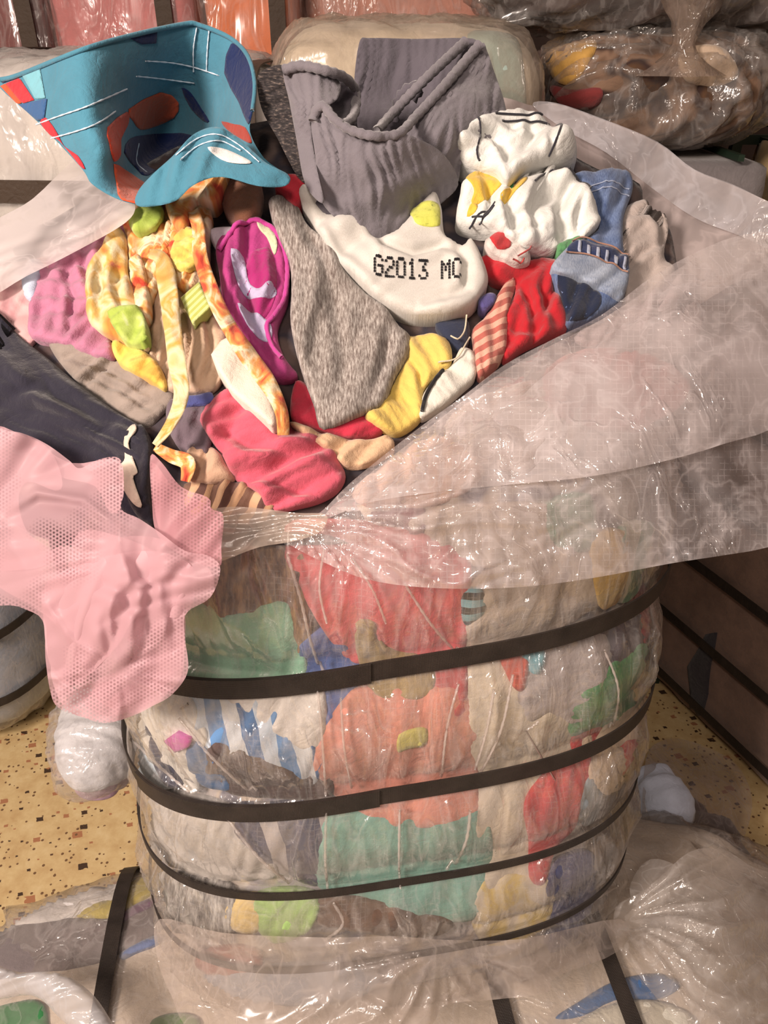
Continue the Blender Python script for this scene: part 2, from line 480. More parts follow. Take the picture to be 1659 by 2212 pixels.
def film(name, milk=0.22, tint=(1, 0.98, 0.95), rough=0.16, grid=0.0, crinkle=1.0, gain=0.55, veil=(236, 220, 208), cs=1.0, aniso=(1, 1, 0.4)):
    """thin clear polythene: mostly see-through, a milky veil, glossy with fine crinkles; grid = woven reinforcing threads"""
    t = NT(name); ob = t.uv(aniso, obj=True)
    n1 = t.noise(ob, 24 * cs, 2, 0.5, 1.2)
    rdg = t.math('ABSOLUTE', t.math('SUBTRACT', n1, 0.5))
    cre = t.math('MINIMUM', t.math('MULTIPLY', rdg, 16.0), 1.0)
    n2 = t.noise(ob, 95 * cs, 2, 0.5, 0.6)
    h = t.math('ADD', t.math('MULTIPLY', n1, 2.2), t.math('ADD', t.math('MULTIPLY', n2, 0.55), t.math('MULTIPLY', cre, -0.35)))
    msk = t.math('MULTIPLY_ADD', t.math('SUBTRACT', t.noise(ob, 6 * cs, 1, 0.5, 0.5), 0.44), 4.0, 0.12, clamp=True)
    nor = t.bump(t.math('MULTIPLY', h, msk), 1.0, 0.0042 * crinkle)
    fr = t.n('ShaderNodeFresnel'); fr.inputs['IOR'].default_value = 1.45; t.l(nor, fr.inputs['Normal'])
    gl = t.n('ShaderNodeBsdfGlossy'); gl.inputs['Roughness'].default_value = rough; t.l(nor, gl.inputs['Normal'])
    gl.inputs['Color'].default_value = (1, 1, 1, 1)
    df = t.n('ShaderNodeBsdfDiffuse'); df.inputs['Color'].default_value = lin(veil)
    tl = t.n('ShaderNodeBsdfTranslucent'); tl.inputs['Color'].default_value = lin(veil)
    body = t.mixs(0.4, df.outputs[0], tl.outputs[0])
    tr = t.n('ShaderNodeBsdfTransparent'); tr.inputs['Color'].default_value = tuple(tint) + (1,)
    vfac = t.math('MULTIPLY_ADD', t.math('SUBTRACT', t.noise(ob, 11 * cs, 2, 0.6, 0.6), 0.35), milk * 2.2, milk * 0.6)
    vfac = t.math('MAXIMUM', vfac, milk * 0.3)
    vfac = t.math('ADD', vfac, t.math('MULTIPLY', t.math('SUBTRACT', 1.0, cre), 0.16))
    if grid:
        sx = t.n('ShaderNodeSeparateXYZ'); t.l(t.uv(), sx.inputs[0])
        lines = None
        for ax in (0, 1):
            c = t.math('MULTIPLY_ADD', n1, 0.006, sx.outputs[ax])
            f = t.math('FRACT', t.math('DIVIDE', c, 0.0072))
            ln = t.math('LESS_THAN', f, 0.15)
            lines = ln if lines is None else t.math('MAXIMUM', lines, ln)
        brk = t.math('MULTIPLY', lines, t.math('MULTIPLY_ADD', t.math('SUBTRACT', n2, 0.38), 4.0, 0.0, clamp=True))
        vfac = t.math('ADD', vfac, t.math('MULTIPLY', brk, grid))
    vfac = t.math('MINIMUM', vfac, 0.97)
    s1 = t.mixs(vfac, tr.outputs[0], body)
    gf = t.math('MINIMUM', t.math('MULTIPLY', t.math('ADD', fr.outputs[0], 0.04), gain), 0.30)
    return t.done(t.mixs(gf, s1, gl.outputs[0]))
# ------------------------------------------------------------------ material set
M = {}
M['film_bale'] = film('clear_polythene_on_bale', 0.11, rough=0.19, grid=0.13, crinkle=2.2, gain=1.25, aniso=(1, 1, 0.22))
M['film_flap'] = film('woven_polythene_flap', 0.30, rough=0.14, grid=0.12, crinkle=2.2, gain=1.1, veil=(255, 234, 226))
M['film_milky'] = film('milky_polythene', 0.55, rough=0.28, grid=0.08, crinkle=0.6, gain=0.5, veil=(228, 206, 196))
M['film_bag'] = film('crumpled_clear_bag', 0.26, rough=0.18, crinkle=1.1, gain=0.75)
M['film_back'] = film('clear_wrap_on_far_bale', 0.16, rough=0.18, crinkle=1.0, gain=0.7)
def strap_mat():
    t = NT('black_plastic_strap'); uv = t.uv((1, 1, 1))
    sx = t.n('ShaderNodeSeparateXYZ'); t.l(uv, sx.inputs[0])
    a = t.math('SINE', t.math('MULTIPLY', t.math('ADD', sx.outputs[0], sx.outputs[1]), 2200.0))
    b = t.math('SINE', t.math('MULTIPLY', t.math('SUBTRACT', sx.outputs[0], sx.outputs[1]), 2200.0))
    h = t.math('MULTIPLY', a, b)
    col = t.ramp(t.noise(t.uv(obj=True), 30, 3), [(0.3, lin((38, 30, 25))), (0.7, lin((56, 45, 38)))])
    return t.done(t.principled(col, 0.42, 0.35, 0, t.bump(h, 0.5, 0.0006)))
M['strap'] = strap_mat()
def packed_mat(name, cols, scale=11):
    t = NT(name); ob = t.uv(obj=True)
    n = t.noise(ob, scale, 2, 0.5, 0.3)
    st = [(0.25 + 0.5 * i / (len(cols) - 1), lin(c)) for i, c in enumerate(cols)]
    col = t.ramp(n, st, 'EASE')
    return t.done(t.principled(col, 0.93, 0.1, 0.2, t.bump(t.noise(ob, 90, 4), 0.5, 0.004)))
M['packed'] = packed_mat('packed_mixed_clothing', [(150, 130, 120), (196, 176, 160), (214, 198, 184), (176, 164, 164), (206, 182, 160), (130, 122, 130), (204, 190, 178)])
M['packed_shaded'] = packed_mat('packed_clothing_gap_shade', [(46, 36, 36), (80, 62, 58), (58, 52, 58), (104, 84, 76), (40, 34, 38)], 16)  # dark colours put the shade of the gaps into the mound

# ------------------------------------------------------------------ floor and walls
def floor_mat():
    t = NT('yellow_terrazzo'); ob = t.uv(obj=True)
    base = t.ramp(t.noise(ob, 22, 5, 0.65), [(0.3, lin((200, 158, 98))), (0.55, lin((220, 184, 122))), (0.75, lin((230, 198, 140)))])
    base = t.mix(t.math('MULTIPLY', t.noise(ob, 120, 3), 0.25), base, lin((170, 120, 70)))
    v = t.n('ShaderNodeTexVoronoi', distance='MANHATTAN'); t.l(t.uv((1.0, 1.35, 1.0), 0.5, obj=True), v.inputs['Vector']); v.inputs['Scale'].default_value = 36
    sz = t.n('ShaderNodeSeparateColor'); t.l(v.outputs['Color'], sz.inputs[0])
    thr = t.math('MULTIPLY_ADD', sz.outputs[0], 0.46, 0.14)
    chip = t.math('LESS_THAN', t.math('ADD', v.outputs['Distance'], t.math('MULTIPLY', t.noise(ob, 160, 2), 0.25)), t.math('ADD', thr, 0.10))
    chip = t.math('MULTIPLY', chip, t.math('GREATER_THAN', sz.outputs[1], 0.3))
    ccol = t.ramp(sz.outputs[2], [(0.0, lin((74, 52, 36))), (0.45, lin((98, 66, 44))), (0.7, lin((176, 112, 70))), (1.0, lin((190, 130, 86)))], 'CONSTANT')
    v2 = t.n('ShaderNodeTexVoronoi'); t.l(ob, v2.inputs['Vector']); v2.inputs['Scale'].default_value = 90
    s2 = t.n('ShaderNodeSeparateColor'); t.l(v2.outputs['Color'], s2.inputs[0])
    chip2 = t.math('MULTIPLY', t.math('LESS_THAN', v2.outputs['Distance'], 0.28), t.math('GREATER_THAN', s2.outputs[0], 0.72))
    col = t.mix(chip2, t.mix(chip, base, ccol), lin((120, 84, 52)))
    return t.done(t.principled(col, 0.35, 0.35))
def slab(name, x0, x1, y0, y1, z0, z1, mat):
    V = [(x, y, z) for z in (z0, z1) for y in (y0, y1) for x in (x0, x1)]
    F = [[0, 2, 3, 1], [4, 5, 7, 6], [0, 1, 5, 4], [2, 6, 7, 3], [0, 4, 6, 2], [1, 3, 7, 5]]
    return new_obj(name, V, F, mat, smooth=False)
M['floor'] = floor_mat()
def plaster(name, c):
    t = NT(name); ob = t.uv(obj=True)
    col = t.ramp(t.noise(ob, 3, 5, 0.6), [(0.3, lin([x * 0.85 for x in c])), (0.7, lin(c))])
    return t.done(t.principled(col, 0.9, 0.2, 0, t.bump(t.noise(ob, 60, 4), 0.3, 0.004)))
M['wall'] = plaster('brownish_wall_plaster', (120, 96, 84))
struct(slab('floor', -2.2, 2.2, -1.2, 3.2, -0.05, 0.0, M['floor']))
struct(slab('wall_back', -2.2, 2.2, 3.2, 3.3, 0.0, 2.9, M['wall']))
struct(slab('wall_left', -2.3, -2.2, -1.2, 3.3, 0.0, 2.9, M['wall']))
struct(slab('wall_right', 2.2, 2.3, -1.2, 3.3, 0.0, 2.9, M['wall']))

# ------------------------------------------------------------------ main bale: body
YAW = math.radians(9.0)
Z0, Z1 = 0.285, 1.06
STRAPS = [(0.875, 0.078), (0.690, 0.058), (0.541, 0.024), (0.402, 0.018)]
def body_dims(z):
    z = np.asarray(z, float)
    yf = 0.575 + (0.70 - 0.575) * (z - 0.29) / 0.76
    a = np.interp(z, [0.26, 0.30, 0.42, 0.70, 0.90, 1.06], [0.340, 0.352, 0.362, 0.358, 0.352, 0.338])
    b = 0.24
    zs = [1.08] + [s[0] for s in STRAPS] + [0.28]
    bul = np.zeros_like(z)
    for hi, lo in zip(zs[:-1], zs[1:]):
        m = (z <= hi) & (z > lo); u = (z - lo) / (hi - lo)
        bul = np.where(m, 0.022 * np.sin(np.pi * np.clip(u, 0, 1)) - 0.010, bul)
    return yf, a + bul, b + bul
def body_pt(th, z, off=0.0, n=3.0):
    th = np.asarray(th, float); z = np.asarray(z, float)
    yf, a, b = body_dims(z)
    a = a + off; b = b + off
    c, s = np.cos(th), np.sin(th)
    r = (np.abs(c / a) ** n + np.abs(s / b) ** n) ** (-1.0 / n)
    lx, ly = r * c, r * s
    x = 0.004 + lx * math.cos(YAW) - ly * math.sin(YAW)
    y = yf + 0.250 + lx * math.sin(YAW) + ly * math.cos(YAW)
    return np.stack([x, y, z + 0 * x], -1)
def body_mesh(nth, nz, off, disp=None):
    th = np.arange(nth) / nth * 2 * np.pi; zz = np.linspace(Z0, Z1, nz)
    T, Zg = np.meshgrid(th, zz)
    o = off + (disp(T, Zg) if disp else 0)
    P = body_pt(T, Zg, o).reshape(-1, 3)
    F = [[i * nth + k, i * nth + (k + 1) % nth, (i + 1) * nth + (k + 1) % nth, (i + 1) * nth + k] for i in range(nz - 1) for k in range(nth)]
    uv = np.stack([T * 0.31, Zg], -1).reshape(-1, 2)
    return P, F, uv
def core_disp(T, Z):
    return 0.005 * fbm(T * 5, Z * 16, 3, 3) + 0.003 * perlin(T * 16, Z * 10, 9)
def film_disp(T, Z):
    f = np.zeros_like(T)
    # tension creases: steep, slightly slanting, fading at the straps
    for k, (fr, sl, am) in enumerate([(13, 5.0, 0.0046), (29, -9.0, 0.0030), (8, 13.0, 0.0040), (19, 22.0, 0.0026)]):
        u = T * fr + Z * sl + 1.6 * perlin(T * 4 + 3 * k, Z * 7, 40 + k)
        f = f + am * (1 - 2 * np.abs(np.sin(u)) ** 0.6) * np.clip(0.5 + perlin(T * 6, Z * 9, 50 + k), 0, 1.2)
    f = f + 0.0005 * fbm(T * 30, Z * 30, 60, 2)
    d = np.min([np.abs(Z - s[0] - s[1] * 0.35 * np.cos(T)) for s in STRAPS], axis=0)
    return 1.45 * f * np.clip((d - 0.010) / 0.035, 0.05, 1)
bale = thing('clothes_bale', 'upright opened bale of mixed childrens clothes in clear plastic with black straps', 'bale')
P, F, uv = body_mesh(220, 110, -0.010, core_disp)
cap = [list(range(220))[::-1], list(range(109 * 220, 110 * 220))]
core = new_obj('packed_clothes', P, F + cap, M['packed'], bale, uv)
core['label'] = 'tightly packed mixed clothing inside the wrap'
P, F, uv = body_mesh(420, 220, 0.0)
body_bvh = bvh_of(P, F)
P, F, uv = body_mesh(720, 300, 0.0225, film_disp)
wrap = new_obj('plastic_wrap', P, F, M['film_bale'], bale, uv)
wrap['label'] = 'clear crinkled plastic wrap with fine woven threads'
# ---- straps
def strap_loop(name, z0, tilt, parent, off=0.0295, wid=0.021, th0=0.0, th1=2 * np.pi, proud=0.0, n=220):
    closed = abs(th1 - th0 - 2 * np.pi) < 1e-6
    th = np.linspace(th0, th1, n, endpoint=not closed)
    def ring(o, dz):
        x = body_pt(th, z0 + 0 * th, o)[:, 0]
        p = body_pt(th, z0 + tilt * x, o); p[:, 2] += dz
        return p
    R = [ring(off + proud, -wid / 2), ring(off + 0.0022 + proud, -wid / 2), ring(off + 0.0022 + proud, wid / 2), ring(off + proud, wid / 2)]
    V = np.stack(R, 1).reshape(-1, 3); F = []
    for i in range(n if closed else n - 1):
        j = (i + 1) % n
        for k in range(4): F.append([i * 4 + k, j * 4 + k, j * 4 + (k + 1) % 4, i * 4 + (k + 1) % 4])
    if not closed: F += [[3, 2, 1, 0], [(n - 1) * 4 + k for k in range(4)]]
    s = th * 0.31
    uv = np.stack([np.stack([s, s * 0 + w], -1) for w in (0, 0, wid, wid)], 1).reshape(-1, 2)
    return new_obj(name, V, F, M['strap'], parent, uv, smooth=False)
SW = [0.028, 0.028, 0.0155, 0.015]
for k, (z, tl) in enumerate(STRAPS):
    so = strap_loop('strap', z, tl, bale, wid=SW[k])
    if k < 2:
        j = strap_loop('strap_joint', z, tl, so, th0=math.radians(205), th1=math.radians(257 + 2 * k), proud=0.0025, wid=SW[k] + 0.0008, n=60)

# ------------------------------------------------------------------ the mound of loose clothes
PILE = TPS([(830, 1130, 0.700), (500, 1130, 0.672), (200, 1150, 0.70), (1100, 1130, 0.72), (1350, 1130, 0.80), (1600, 1100, 0.90),
            (830, 900, 0.80), (400, 900, 0.765), (80, 900, 0.78), (1200, 900, 0.84), (1550, 850, 0.95),
            (830, 700, 0.91), (400, 700, 0.88), (60, 700, 0.90), (1250, 700, 0.95), (1550, 650, 1.03),
            (830, 500, 1.03), (400, 500, 1.01), (80, 520, 1.04), (1250, 500, 1.07), (1500, 480, 1.12),
            (830, 330, 1.13), (400, 330, 1.13), (150, 380, 1.14), (1250, 330, 1.17), (1450, 370, 1.2), (830, 200, 1.22), (400, 200, 1.22), (1200, 250, 1.22)])
def pile_surface():
    out = [(-40, 760), (-30, 560), (120, 470), (240, 400), (420, 300), (640, 250), (860, 230), (1060, 260), (1180, 305), (1290, 365), (1380, 395), (1392, 450), (1445, 490), (1470, 600), (1530, 720), (1545, 820), (1400, 1000), (1180, 1130), (830, 1170), (500, 1180), (200, 1190), (-20, 1080)]
    s = Surf(depth=lambda x, y: PILE(x, y) + 0.012, folds=[(20, 150, 0.006), (110, 120, 0.005)], seed=4)
    poly = smooth_poly(out, 4); v, f, ring = triangulate(poly, 16)
    P = s.ev(v[:, 0], v[:, 1]); be = boundary_edges(f)
    bi = sorted({a for e in be for a in e}); m = {a: len(P) + k for k, a in enumerate(bi)}
    low = P[bi].copy(); low[:, 2] = np.minimum(low[:, 2] - 0.02, 1.0)
    cx, cy = 0.05, 0.95
    low[:, 0] = cx + (low[:, 0] - cx) * 0.8; low[:, 1] = cy + (low[:, 1] - cy) * 0.8
    V = np.vstack([P, low]); Fc = f + [[b, a, m[a], m[b]] for a, b in be]
    o = new_obj('clothes_mound', V, Fc, M['packed_shaded'], bale, np.vstack([v * UVS, v[bi] * UVS]))
    o['label'] = 'crumpled clothes toned dark for the shade in the gaps of the open top'
    return bvh_of(P, f)
pile_bvh = pile_surface()
def on_pile(lift, folds=(), seed=0):
    return Surf(bvh=pile_bvh, folds=folds, seed=seed, lift=lift, fallback=1.0, up=(0, -0.57, 0.82))
def on_body(lift, folds=(), seed=0):
    return Surf(bvh=body_bvh, folds=folds, seed=seed, lift=lift, fallback=0.9, clip=True)
# ------------------------------------------------------------------ clothes seen through the wrap of the main bale
def packed(name, label, cat, outline, mat, lift=0.003, folds=((15, 60, 0.0028), (80, 45, 0.0016)), puff=0.0035, edge=24, step=8, seed=None, sub=3):
    sd = abs(hash_(label)) % 997 if seed is None else seed
    q = np.asarray(outline, float); cen = q.mean(0); r = q - cen
    outline = q + r / (np.linalg.norm(r, axis=1, keepdims=True) + 1e-6) * (13.0 if len(q) > 6 else 5.0)
    s = on_body(lift, folds, sd)
    o = solid(name, s, outline, mat, None, step=step, sub=sub, puff=puff, edge=edge)
    return tag(o, label, cat)
def hash_(s):
    h = 7
    for ch in s: h = (h * 31 + ord(ch)) % 1000003
    return h
C = cloth
packed('patterned_top', 'brown and tan patterned top in the wrap just below the open mouth', 'top',
       [(455, 1150), (540, 1160), (640, 1165), (655, 1290), (665, 1420), (640, 1440), (600, 1330), (540, 1325), (480, 1335), (430, 1310), (440, 1220)],
       heather('brown_tan_print', (92, 66, 58), (196, 152, 108), 0.15, (85, 22)), 0.002)
packed('green_shirt', 'mint green shirt in the wrap above the top strap', 'shirt',
       [(370, 1330), (432, 1302), (495, 1338), (545, 1322), (612, 1308), (632, 1380), (655, 1440), (640, 1490), (560, 1500), (480, 1490), (400, 1480), (365, 1420)], C('mint_green_cotton', (160, 216, 180)), 0.006, ((20, 55, 0.005, 0.5), (100, 90, 0.003)))
packed('coral_shirt', 'coral red shirt in the wrap under the torn plastic edge', 'shirt',
       [(610, 1150), (700, 1130), (860, 1150), (990, 1200), (1003, 1280), (985, 1420), (900, 1430), (845, 1405), (765, 1420), (715, 1360), (660, 1270)], C('coral_red_cotton', (234, 104, 106)), 0.005, ((35, 85, 0.004, 0.4), (120, 70, 0.002)))
packed('olive_cloth', 'olive beige cloth strip between coral shirt and salmon shirt', 'cloth',
       [(775, 1350), (812, 1350), (835, 1400), (915, 1425), (925, 1480), (880, 1500), (815, 1485), (788, 1430)], C('olive_beige', (176, 146, 98)), 0.009)
packed('blue_cloth', 'muted blue cloth left of the salmon shirt', 'cloth',
       [(655, 1400), (720, 1370), (775, 1440), (765, 1500), (735, 1560), (690, 1590), (665, 1560), (655, 1480)], C('muted_blue', (92, 112, 168)), 0.004)
packed('red_strip', 'narrow red cloth beside the salmon shirt at the top strap', 'cloth',
       [(920, 1430), (985, 1410), (1005, 1440), (1000, 1560), (965, 1560), (935, 1490)], C('brick_red', (210, 92, 90)), 0.006)
salmon_o = packed('salmon_shirt', 'salmon orange shirt filling the middle of the bale', 'shirt',
       [(700, 1590), (765, 1500), (830, 1480), (920, 1490), (1000, 1500), (1022, 1600), (1020, 1700), (1022, 1745), (940, 1768), (860, 1768), (800, 1748), (720, 1700), (688, 1640)], C('salmon_cotton', (226, 142, 120)), 0.007, ((10, 110, 0.004, 0.4), (85, 80, 0.002)))
tab_o = packed('yellow_tab', 'small yellow green tab', 'tab', [(864, 1580), (890, 1572), (917, 1570), (912, 1598), (880, 1604), (860, 1612)], C('yellow_green', (206, 190, 92)), 0.013, (), 0.002, 10)
packed('white_vest', 'off white cloth under the green shirt below the top strap', 'vest',
       [(512, 1490), (580, 1495), (660, 1475), (690, 1500), (690, 1590), (640, 1600), (560, 1540), (505, 1510)], C('off_white', (226, 212, 200)), 0.007)
packed('striped_shirt', 'blue and pale striped shirt behind crinkled plastic at left', 'shirt',
       [(395, 1490), (470, 1480), (540, 1510), (640, 1570), (690, 1640), (660, 1690), (560, 1650), (440, 1600), (400, 1550)], stripes('blue_white_stripes', [(60, 110, 160), (196, 204, 214), (96, 140, 186), (214, 214, 216)], 0.075, -0.25, 0.02), 0.005, ((28, 50, 0.005, 0.5),))
tee_o = packed('white_tee', 'white cotton tee with small grey print and magenta patch at left', 'shirt',
       [(285, 1570), (330, 1530), (395, 1490), (425, 1550), (440, 1600), (405, 1610), (430, 1690), (400, 1690), (340, 1620)], C('white_cotton', (232, 220, 206)), 0.008)
patch_o = packed('magenta_patch', 'magenta square patch', 'patch', [(374, 1588), (396, 1574), (418, 1586), (414, 1598), (392, 1606)], C('magenta', (206, 60, 160)), 0.019, (), 0.001, 8, sub=1)
packed('denim_trousers', 'blue trousers leg beside the white tee', 'trousers', [(405, 1605), (450, 1605), (480, 1660), (500, 1700), (440, 1690), (418, 1650)], C('mid_blue', (66, 108, 152)), 0.009)
packed('navy_trousers', 'dark navy trousers leg at the left flank above the second strap', 'trousers', [(325, 1570), (345, 1580), (370, 1640), (400, 1690), (365, 1690), (340, 1640)], C('dark_navy', (64, 66, 88)), 0.010)
packed('pale_blue_shirt', 'pale blue shirt at the left flank above the second strap', 'shirt', [(230, 1560), (320, 1570), (340, 1640), (370, 1700), (290, 1680), (240, 1640)], C('pale_blue', (190, 200, 208)), 0.005)
packed('brown_plush', 'dark brown fleece in the wrap above the second strap', 'fleece', [(450, 1600), (560, 1635), (650, 1670), (700, 1660), (700, 1720), (600, 1710), (490, 1700)], C('dark_brown_fleece', (96, 76, 70)), 0.008)
packed('beige_bundle', 'beige and grey bundled top right of the coral shirt', 'top',
       [(1015, 1290), (1060, 1240), (1180, 1180), (1270, 1210), (1290, 1290), (1200, 1345), (1100, 1375), (1015, 1390)], C('warm_beige', (206, 182, 164)), 0.004, ((60, 55, 0.004, 0.4), (10, 80, 0.003)))
packed('teal_sock', 'small black and aqua striped sock beside the coral shirt', 'sock', [(1000, 1278), (1030, 1268), (1045, 1300), (1030, 1330), (1005, 1340), (998, 1310)], stripes('aqua_black', [(120, 168, 176), (40, 42, 50)], 0.016, 1.5, 0.01), 0.008)
packed('yellow_leggings', 'yellow cloth hanging at the upper right of the bale', 'leggings', [(1275, 1170), (1345, 1150), (1348, 1230), (1328, 1290), (1302, 1308), (1285, 1280)], C('sun_yellow', (228, 176, 62)), 0.008)
packed('green_white_cloth', 'green and cream cloth beside the yellow cloth', 'cloth', [(1340, 1150), (1400, 1130), (1410, 1200), (1385, 1260), (1340, 1300), (1335, 1240)], stripes('green_cream', [(110, 152, 110), (206, 196, 170)], 0.03, 0.2, 0.01), 0.006)
packed('cream_shirt', 'cream shirt left of the grey blouse below the top strap', 'shirt',
       [(1020, 1430), (1090, 1405), (1120, 1440), (1130, 1540), (1200, 1525), (1235, 1545), (1230, 1620), (1150, 1640), (1045, 1660), (1022, 1600)], C('cream_cotton', (220, 198, 172)), 0.006, ((15, 70, 0.004, 0.4),))
packed('grey_blouse', 'soft grey pleated blouse below the top strap', 'blouse', [(1120, 1430), (1190, 1385), (1275, 1360), (1305, 1420), (1280, 1490), (1240, 1545), (1190, 1525), (1140, 1540)], C('soft_grey', (184, 166, 160)), 0.008, ((70, 26, 0.003, 0.4),))
packed('orange_sock', 'small red orange cloth peeking by the top strap', 'sock', [(1080, 1420), (1110, 1405), (1132, 1430), (1125, 1482), (1105, 1475), (1092, 1445)], C('red_orange', (214, 92, 70)), 0.013)
packed('aqua_sock', 'small aqua blue cloth peeking by the top strap', 'sock', [(1125, 1405), (1155, 1398), (1168, 1415), (1160, 1445), (1138, 1440)], C('aqua', (116, 170, 180)), 0.014)
packed('green_dress', 'emerald green cloth at the right flank', 'dress', [(1245, 1510), (1300, 1460), (1370, 1400), (1392, 1420), (1385, 1490), (1330, 1545), (1240, 1578)], C('emerald_green', (66, 140, 78)), 0.009, ((70, 40, 0.004, 0.4),))
packed('charcoal_shirt', 'charcoal cloth above the emerald cloth at right', 'shirt', [(1290, 1350), (1350, 1320), (1390, 1340), (1385, 1400), (1310, 1455), (1300, 1400)], C('charcoal_purple', (88, 74, 82)), 0.006)
packed('maroon_shirt', 'maroon shirt at the far right flank beside the top strap', 'shirt', [(1370, 1290), (1420, 1230), (1445, 1260), (1440, 1420), (1405, 1430), (1385, 1380)], C('maroon', (150, 62, 62)), 0.006)
packed('cream_sleeve', 'cream sleeve under the emerald cloth', 'sleeve', [(1250, 1592), (1330, 1548), (1390, 1480), (1425, 1460), (1420, 1520), (1370, 1580), (1290, 1620)], C('cream_knit', (222, 190, 158)), 0.010)
packed('red_sock', 'small red cloth above the second strap at right', 'sock', [(1236, 1580), (1290, 1562), (1285, 1600), (1260, 1625), (1236, 1620)], C('poppy_red', (206, 62, 62)), 0.009)
packed('crimson_sweater', 'crimson cloth below the second strap at the right flank', 'top', [(1340, 1600), (1395, 1560), (1418, 1590), (1412, 1660), (1360, 1692), (1335, 1660)], C('crimson', (196, 48, 56)), 0.009)
packed('beige_glove', 'beige gathered cloth beside the crimson cloth', 'cloth', [(1265, 1650), (1335, 1615), (1340, 1650), (1325, 1705), (1285, 1695)], C('beige_glove_knit', (206, 176, 148)), 0.011, ((15, 22, 0.003),))
packed('red_dress', 'long red dress below the second strap', 'dress', [(1165, 1690), (1215, 1640), (1262, 1640), (1262, 1720), (1225, 1780), (1195, 1820), (1175, 1890), (1145, 1880), (1148, 1800), (1140, 1740)], C('bright_red', (212, 76, 76)), 0.010, ((20, 40, 0.004),))
packed('grey_blue_sock', 'grey blue cloth right of the red dress', 'sock', [(1262, 1680), (1285, 1690), (1290, 1730), (1275, 1770), (1245, 1775), (1240, 1740)], C('grey_blue', (146, 152, 156)), 0.011)
packed('dark_trousers', 'dark brown trousers at the lower right flank', 'trousers', [(1290, 1710), (1380, 1680), (1420, 1660), (1405, 1750), (1340, 1790), (1270, 1800)], C('dark_brown_grey', (98, 84, 74)), 0.006)
packed('cream_jumper', 'cream jumper beside the teal shirt below the second strap', 'jumper', [(1035, 1690), (1100, 1670), (1160, 1665), (1145, 1740), (1150, 1830), (1150, 1900), (1060, 1910), (1035, 1830), (1040, 1750)], C('cream_wool', (216, 194, 170)), 0.005, ((25, 70, 0.005, 0.5),))
packed('teal_shirt', 'teal green shirt in the lower middle of the bale', 'shirt', [(700, 1760), (790, 1745), (860, 1772), (950, 1770), (1030, 1750), (1052, 1850), (1030, 1960), (960, 1975), (870, 1960), (780, 1930), (700, 1910), (695, 1830)], C('teal_green', (124, 174, 156)), 0.006, ((15, 90, 0.004, 0.4), (95, 70, 0.002)))
packed('slate_trousers', 'slate grey trousers left of the teal shirt', 'trousers', [(490, 1745), (590, 1745), (685, 1740), (695, 1820), (695, 1900), (620, 1880), (560, 1830), (515, 1790)], stripes('slate_stripes', [(72, 72, 92), (168, 156, 152), (84, 82, 98), (92, 88, 104)], 0.07, -0.3, 0.02), 0.006, ((28, 60, 0.005, 0.5),))
packed('silver_grey_vest', 'pale grey cloth under shiny plastic at the lower left flank', 'vest', [(262, 1690), (360, 1715), (490, 1745), (520, 1800), (600, 1880), (480, 1890), (380, 1860), (300, 1800)], C('pale_grey', (196, 184, 174)), 0.004, ((30, 45, 0.006, 0.6),))
packed('lime_sock', 'lime green cloth below the third strap', 'sock', [(560, 1938), (610, 1930), (668, 1932), (676, 1965), (650, 2000), (610, 2014), (578, 2004), (562, 1970)], C('lime_green', (160, 192, 100)), 0.010, ((20, 40, 0.004),))
packed('yellow_bib', 'pale yellow cloth left of the lime cloth', 'bib', [(500, 1950), (545, 1932), (560, 1945), (562, 1995), (530, 2004), (495, 1985)], C('pale_yellow', (222, 186, 110)), 0.008)
packed('black_white_shirt', 'black and white crumpled top at the lower left flank', 'top', [(345, 1890), (420, 1895), (500, 1915), (505, 2000), (440, 2020), (360, 1990)], heather('black_white_print', (70, 62, 58), (206, 196, 186), 0.4, (130, 30)), 0.006, ((20, 40, 0.006, 0.6),))
packed('brown_leggings', 'dark brown patterned cloth below the teal shirt', 'leggings', [(690, 1945), (780, 1940), (870, 1965), (960, 1980), (950, 2010), (880, 2015), (780, 2000), (700, 1990)], C('mottled_brown', (118, 88, 70), 0.5), 0.008)
packed('cream_romper', 'cream romper with yellow spot below the third strap', 'romper', [(1050, 1905), (1140, 1895), (1190, 1890), (1180, 1970), (1140, 2010), (1060, 2030), (1030, 1980)], floral('cream_yellow_spots', [(214, 190, 164), (220, 198, 170), (222, 186, 96), (206, 180, 156)], 30), 0.006)
packed('navy_cardigan', 'navy knitted cardigan below the third strap at right', 'cardigan', [(1190, 1870), (1270, 1840), (1280, 1900), (1265, 1970), (1200, 1990), (1180, 1940)], C('navy_knit', (78, 78, 112)), 0.008)
packed('taupe_trousers', 'taupe trousers at the lowest right flank', 'trousers', [(1280, 1830), (1360, 1790), (1390, 1800), (1370, 1900), (1300, 1950), (1270, 1960)], C('taupe', (112, 96, 84)), 0.006)
packed('navy_shorts', 'navy shorts at the bottom right of the bale', 'shorts', [(1190, 2015), (1290, 1985), (1345, 1960), (1330, 2030), (1290, 2060), (1205, 2068)], C('navy_shorts_cloth', (70, 72, 104)), 0.008)
packed('rust_towel', 'rust red towel at the bottom left of the bale', 'towel', [(440, 2055), (500, 2045), (555, 2055), (555, 2092), (480, 2100), (430, 2085)], C('rust_red', (184, 100, 82)), 0.006)
packed('pale_blue_towel', 'pale blue grey towel at the bottom edge of the bale', 'towel', [(400, 2110), (480, 2104), (560, 2095), (680, 2085), (800, 2100), (780, 2140), (640, 2160), (480, 2160)], C('pale_blue_grey', (168, 172, 186)), 0.006)

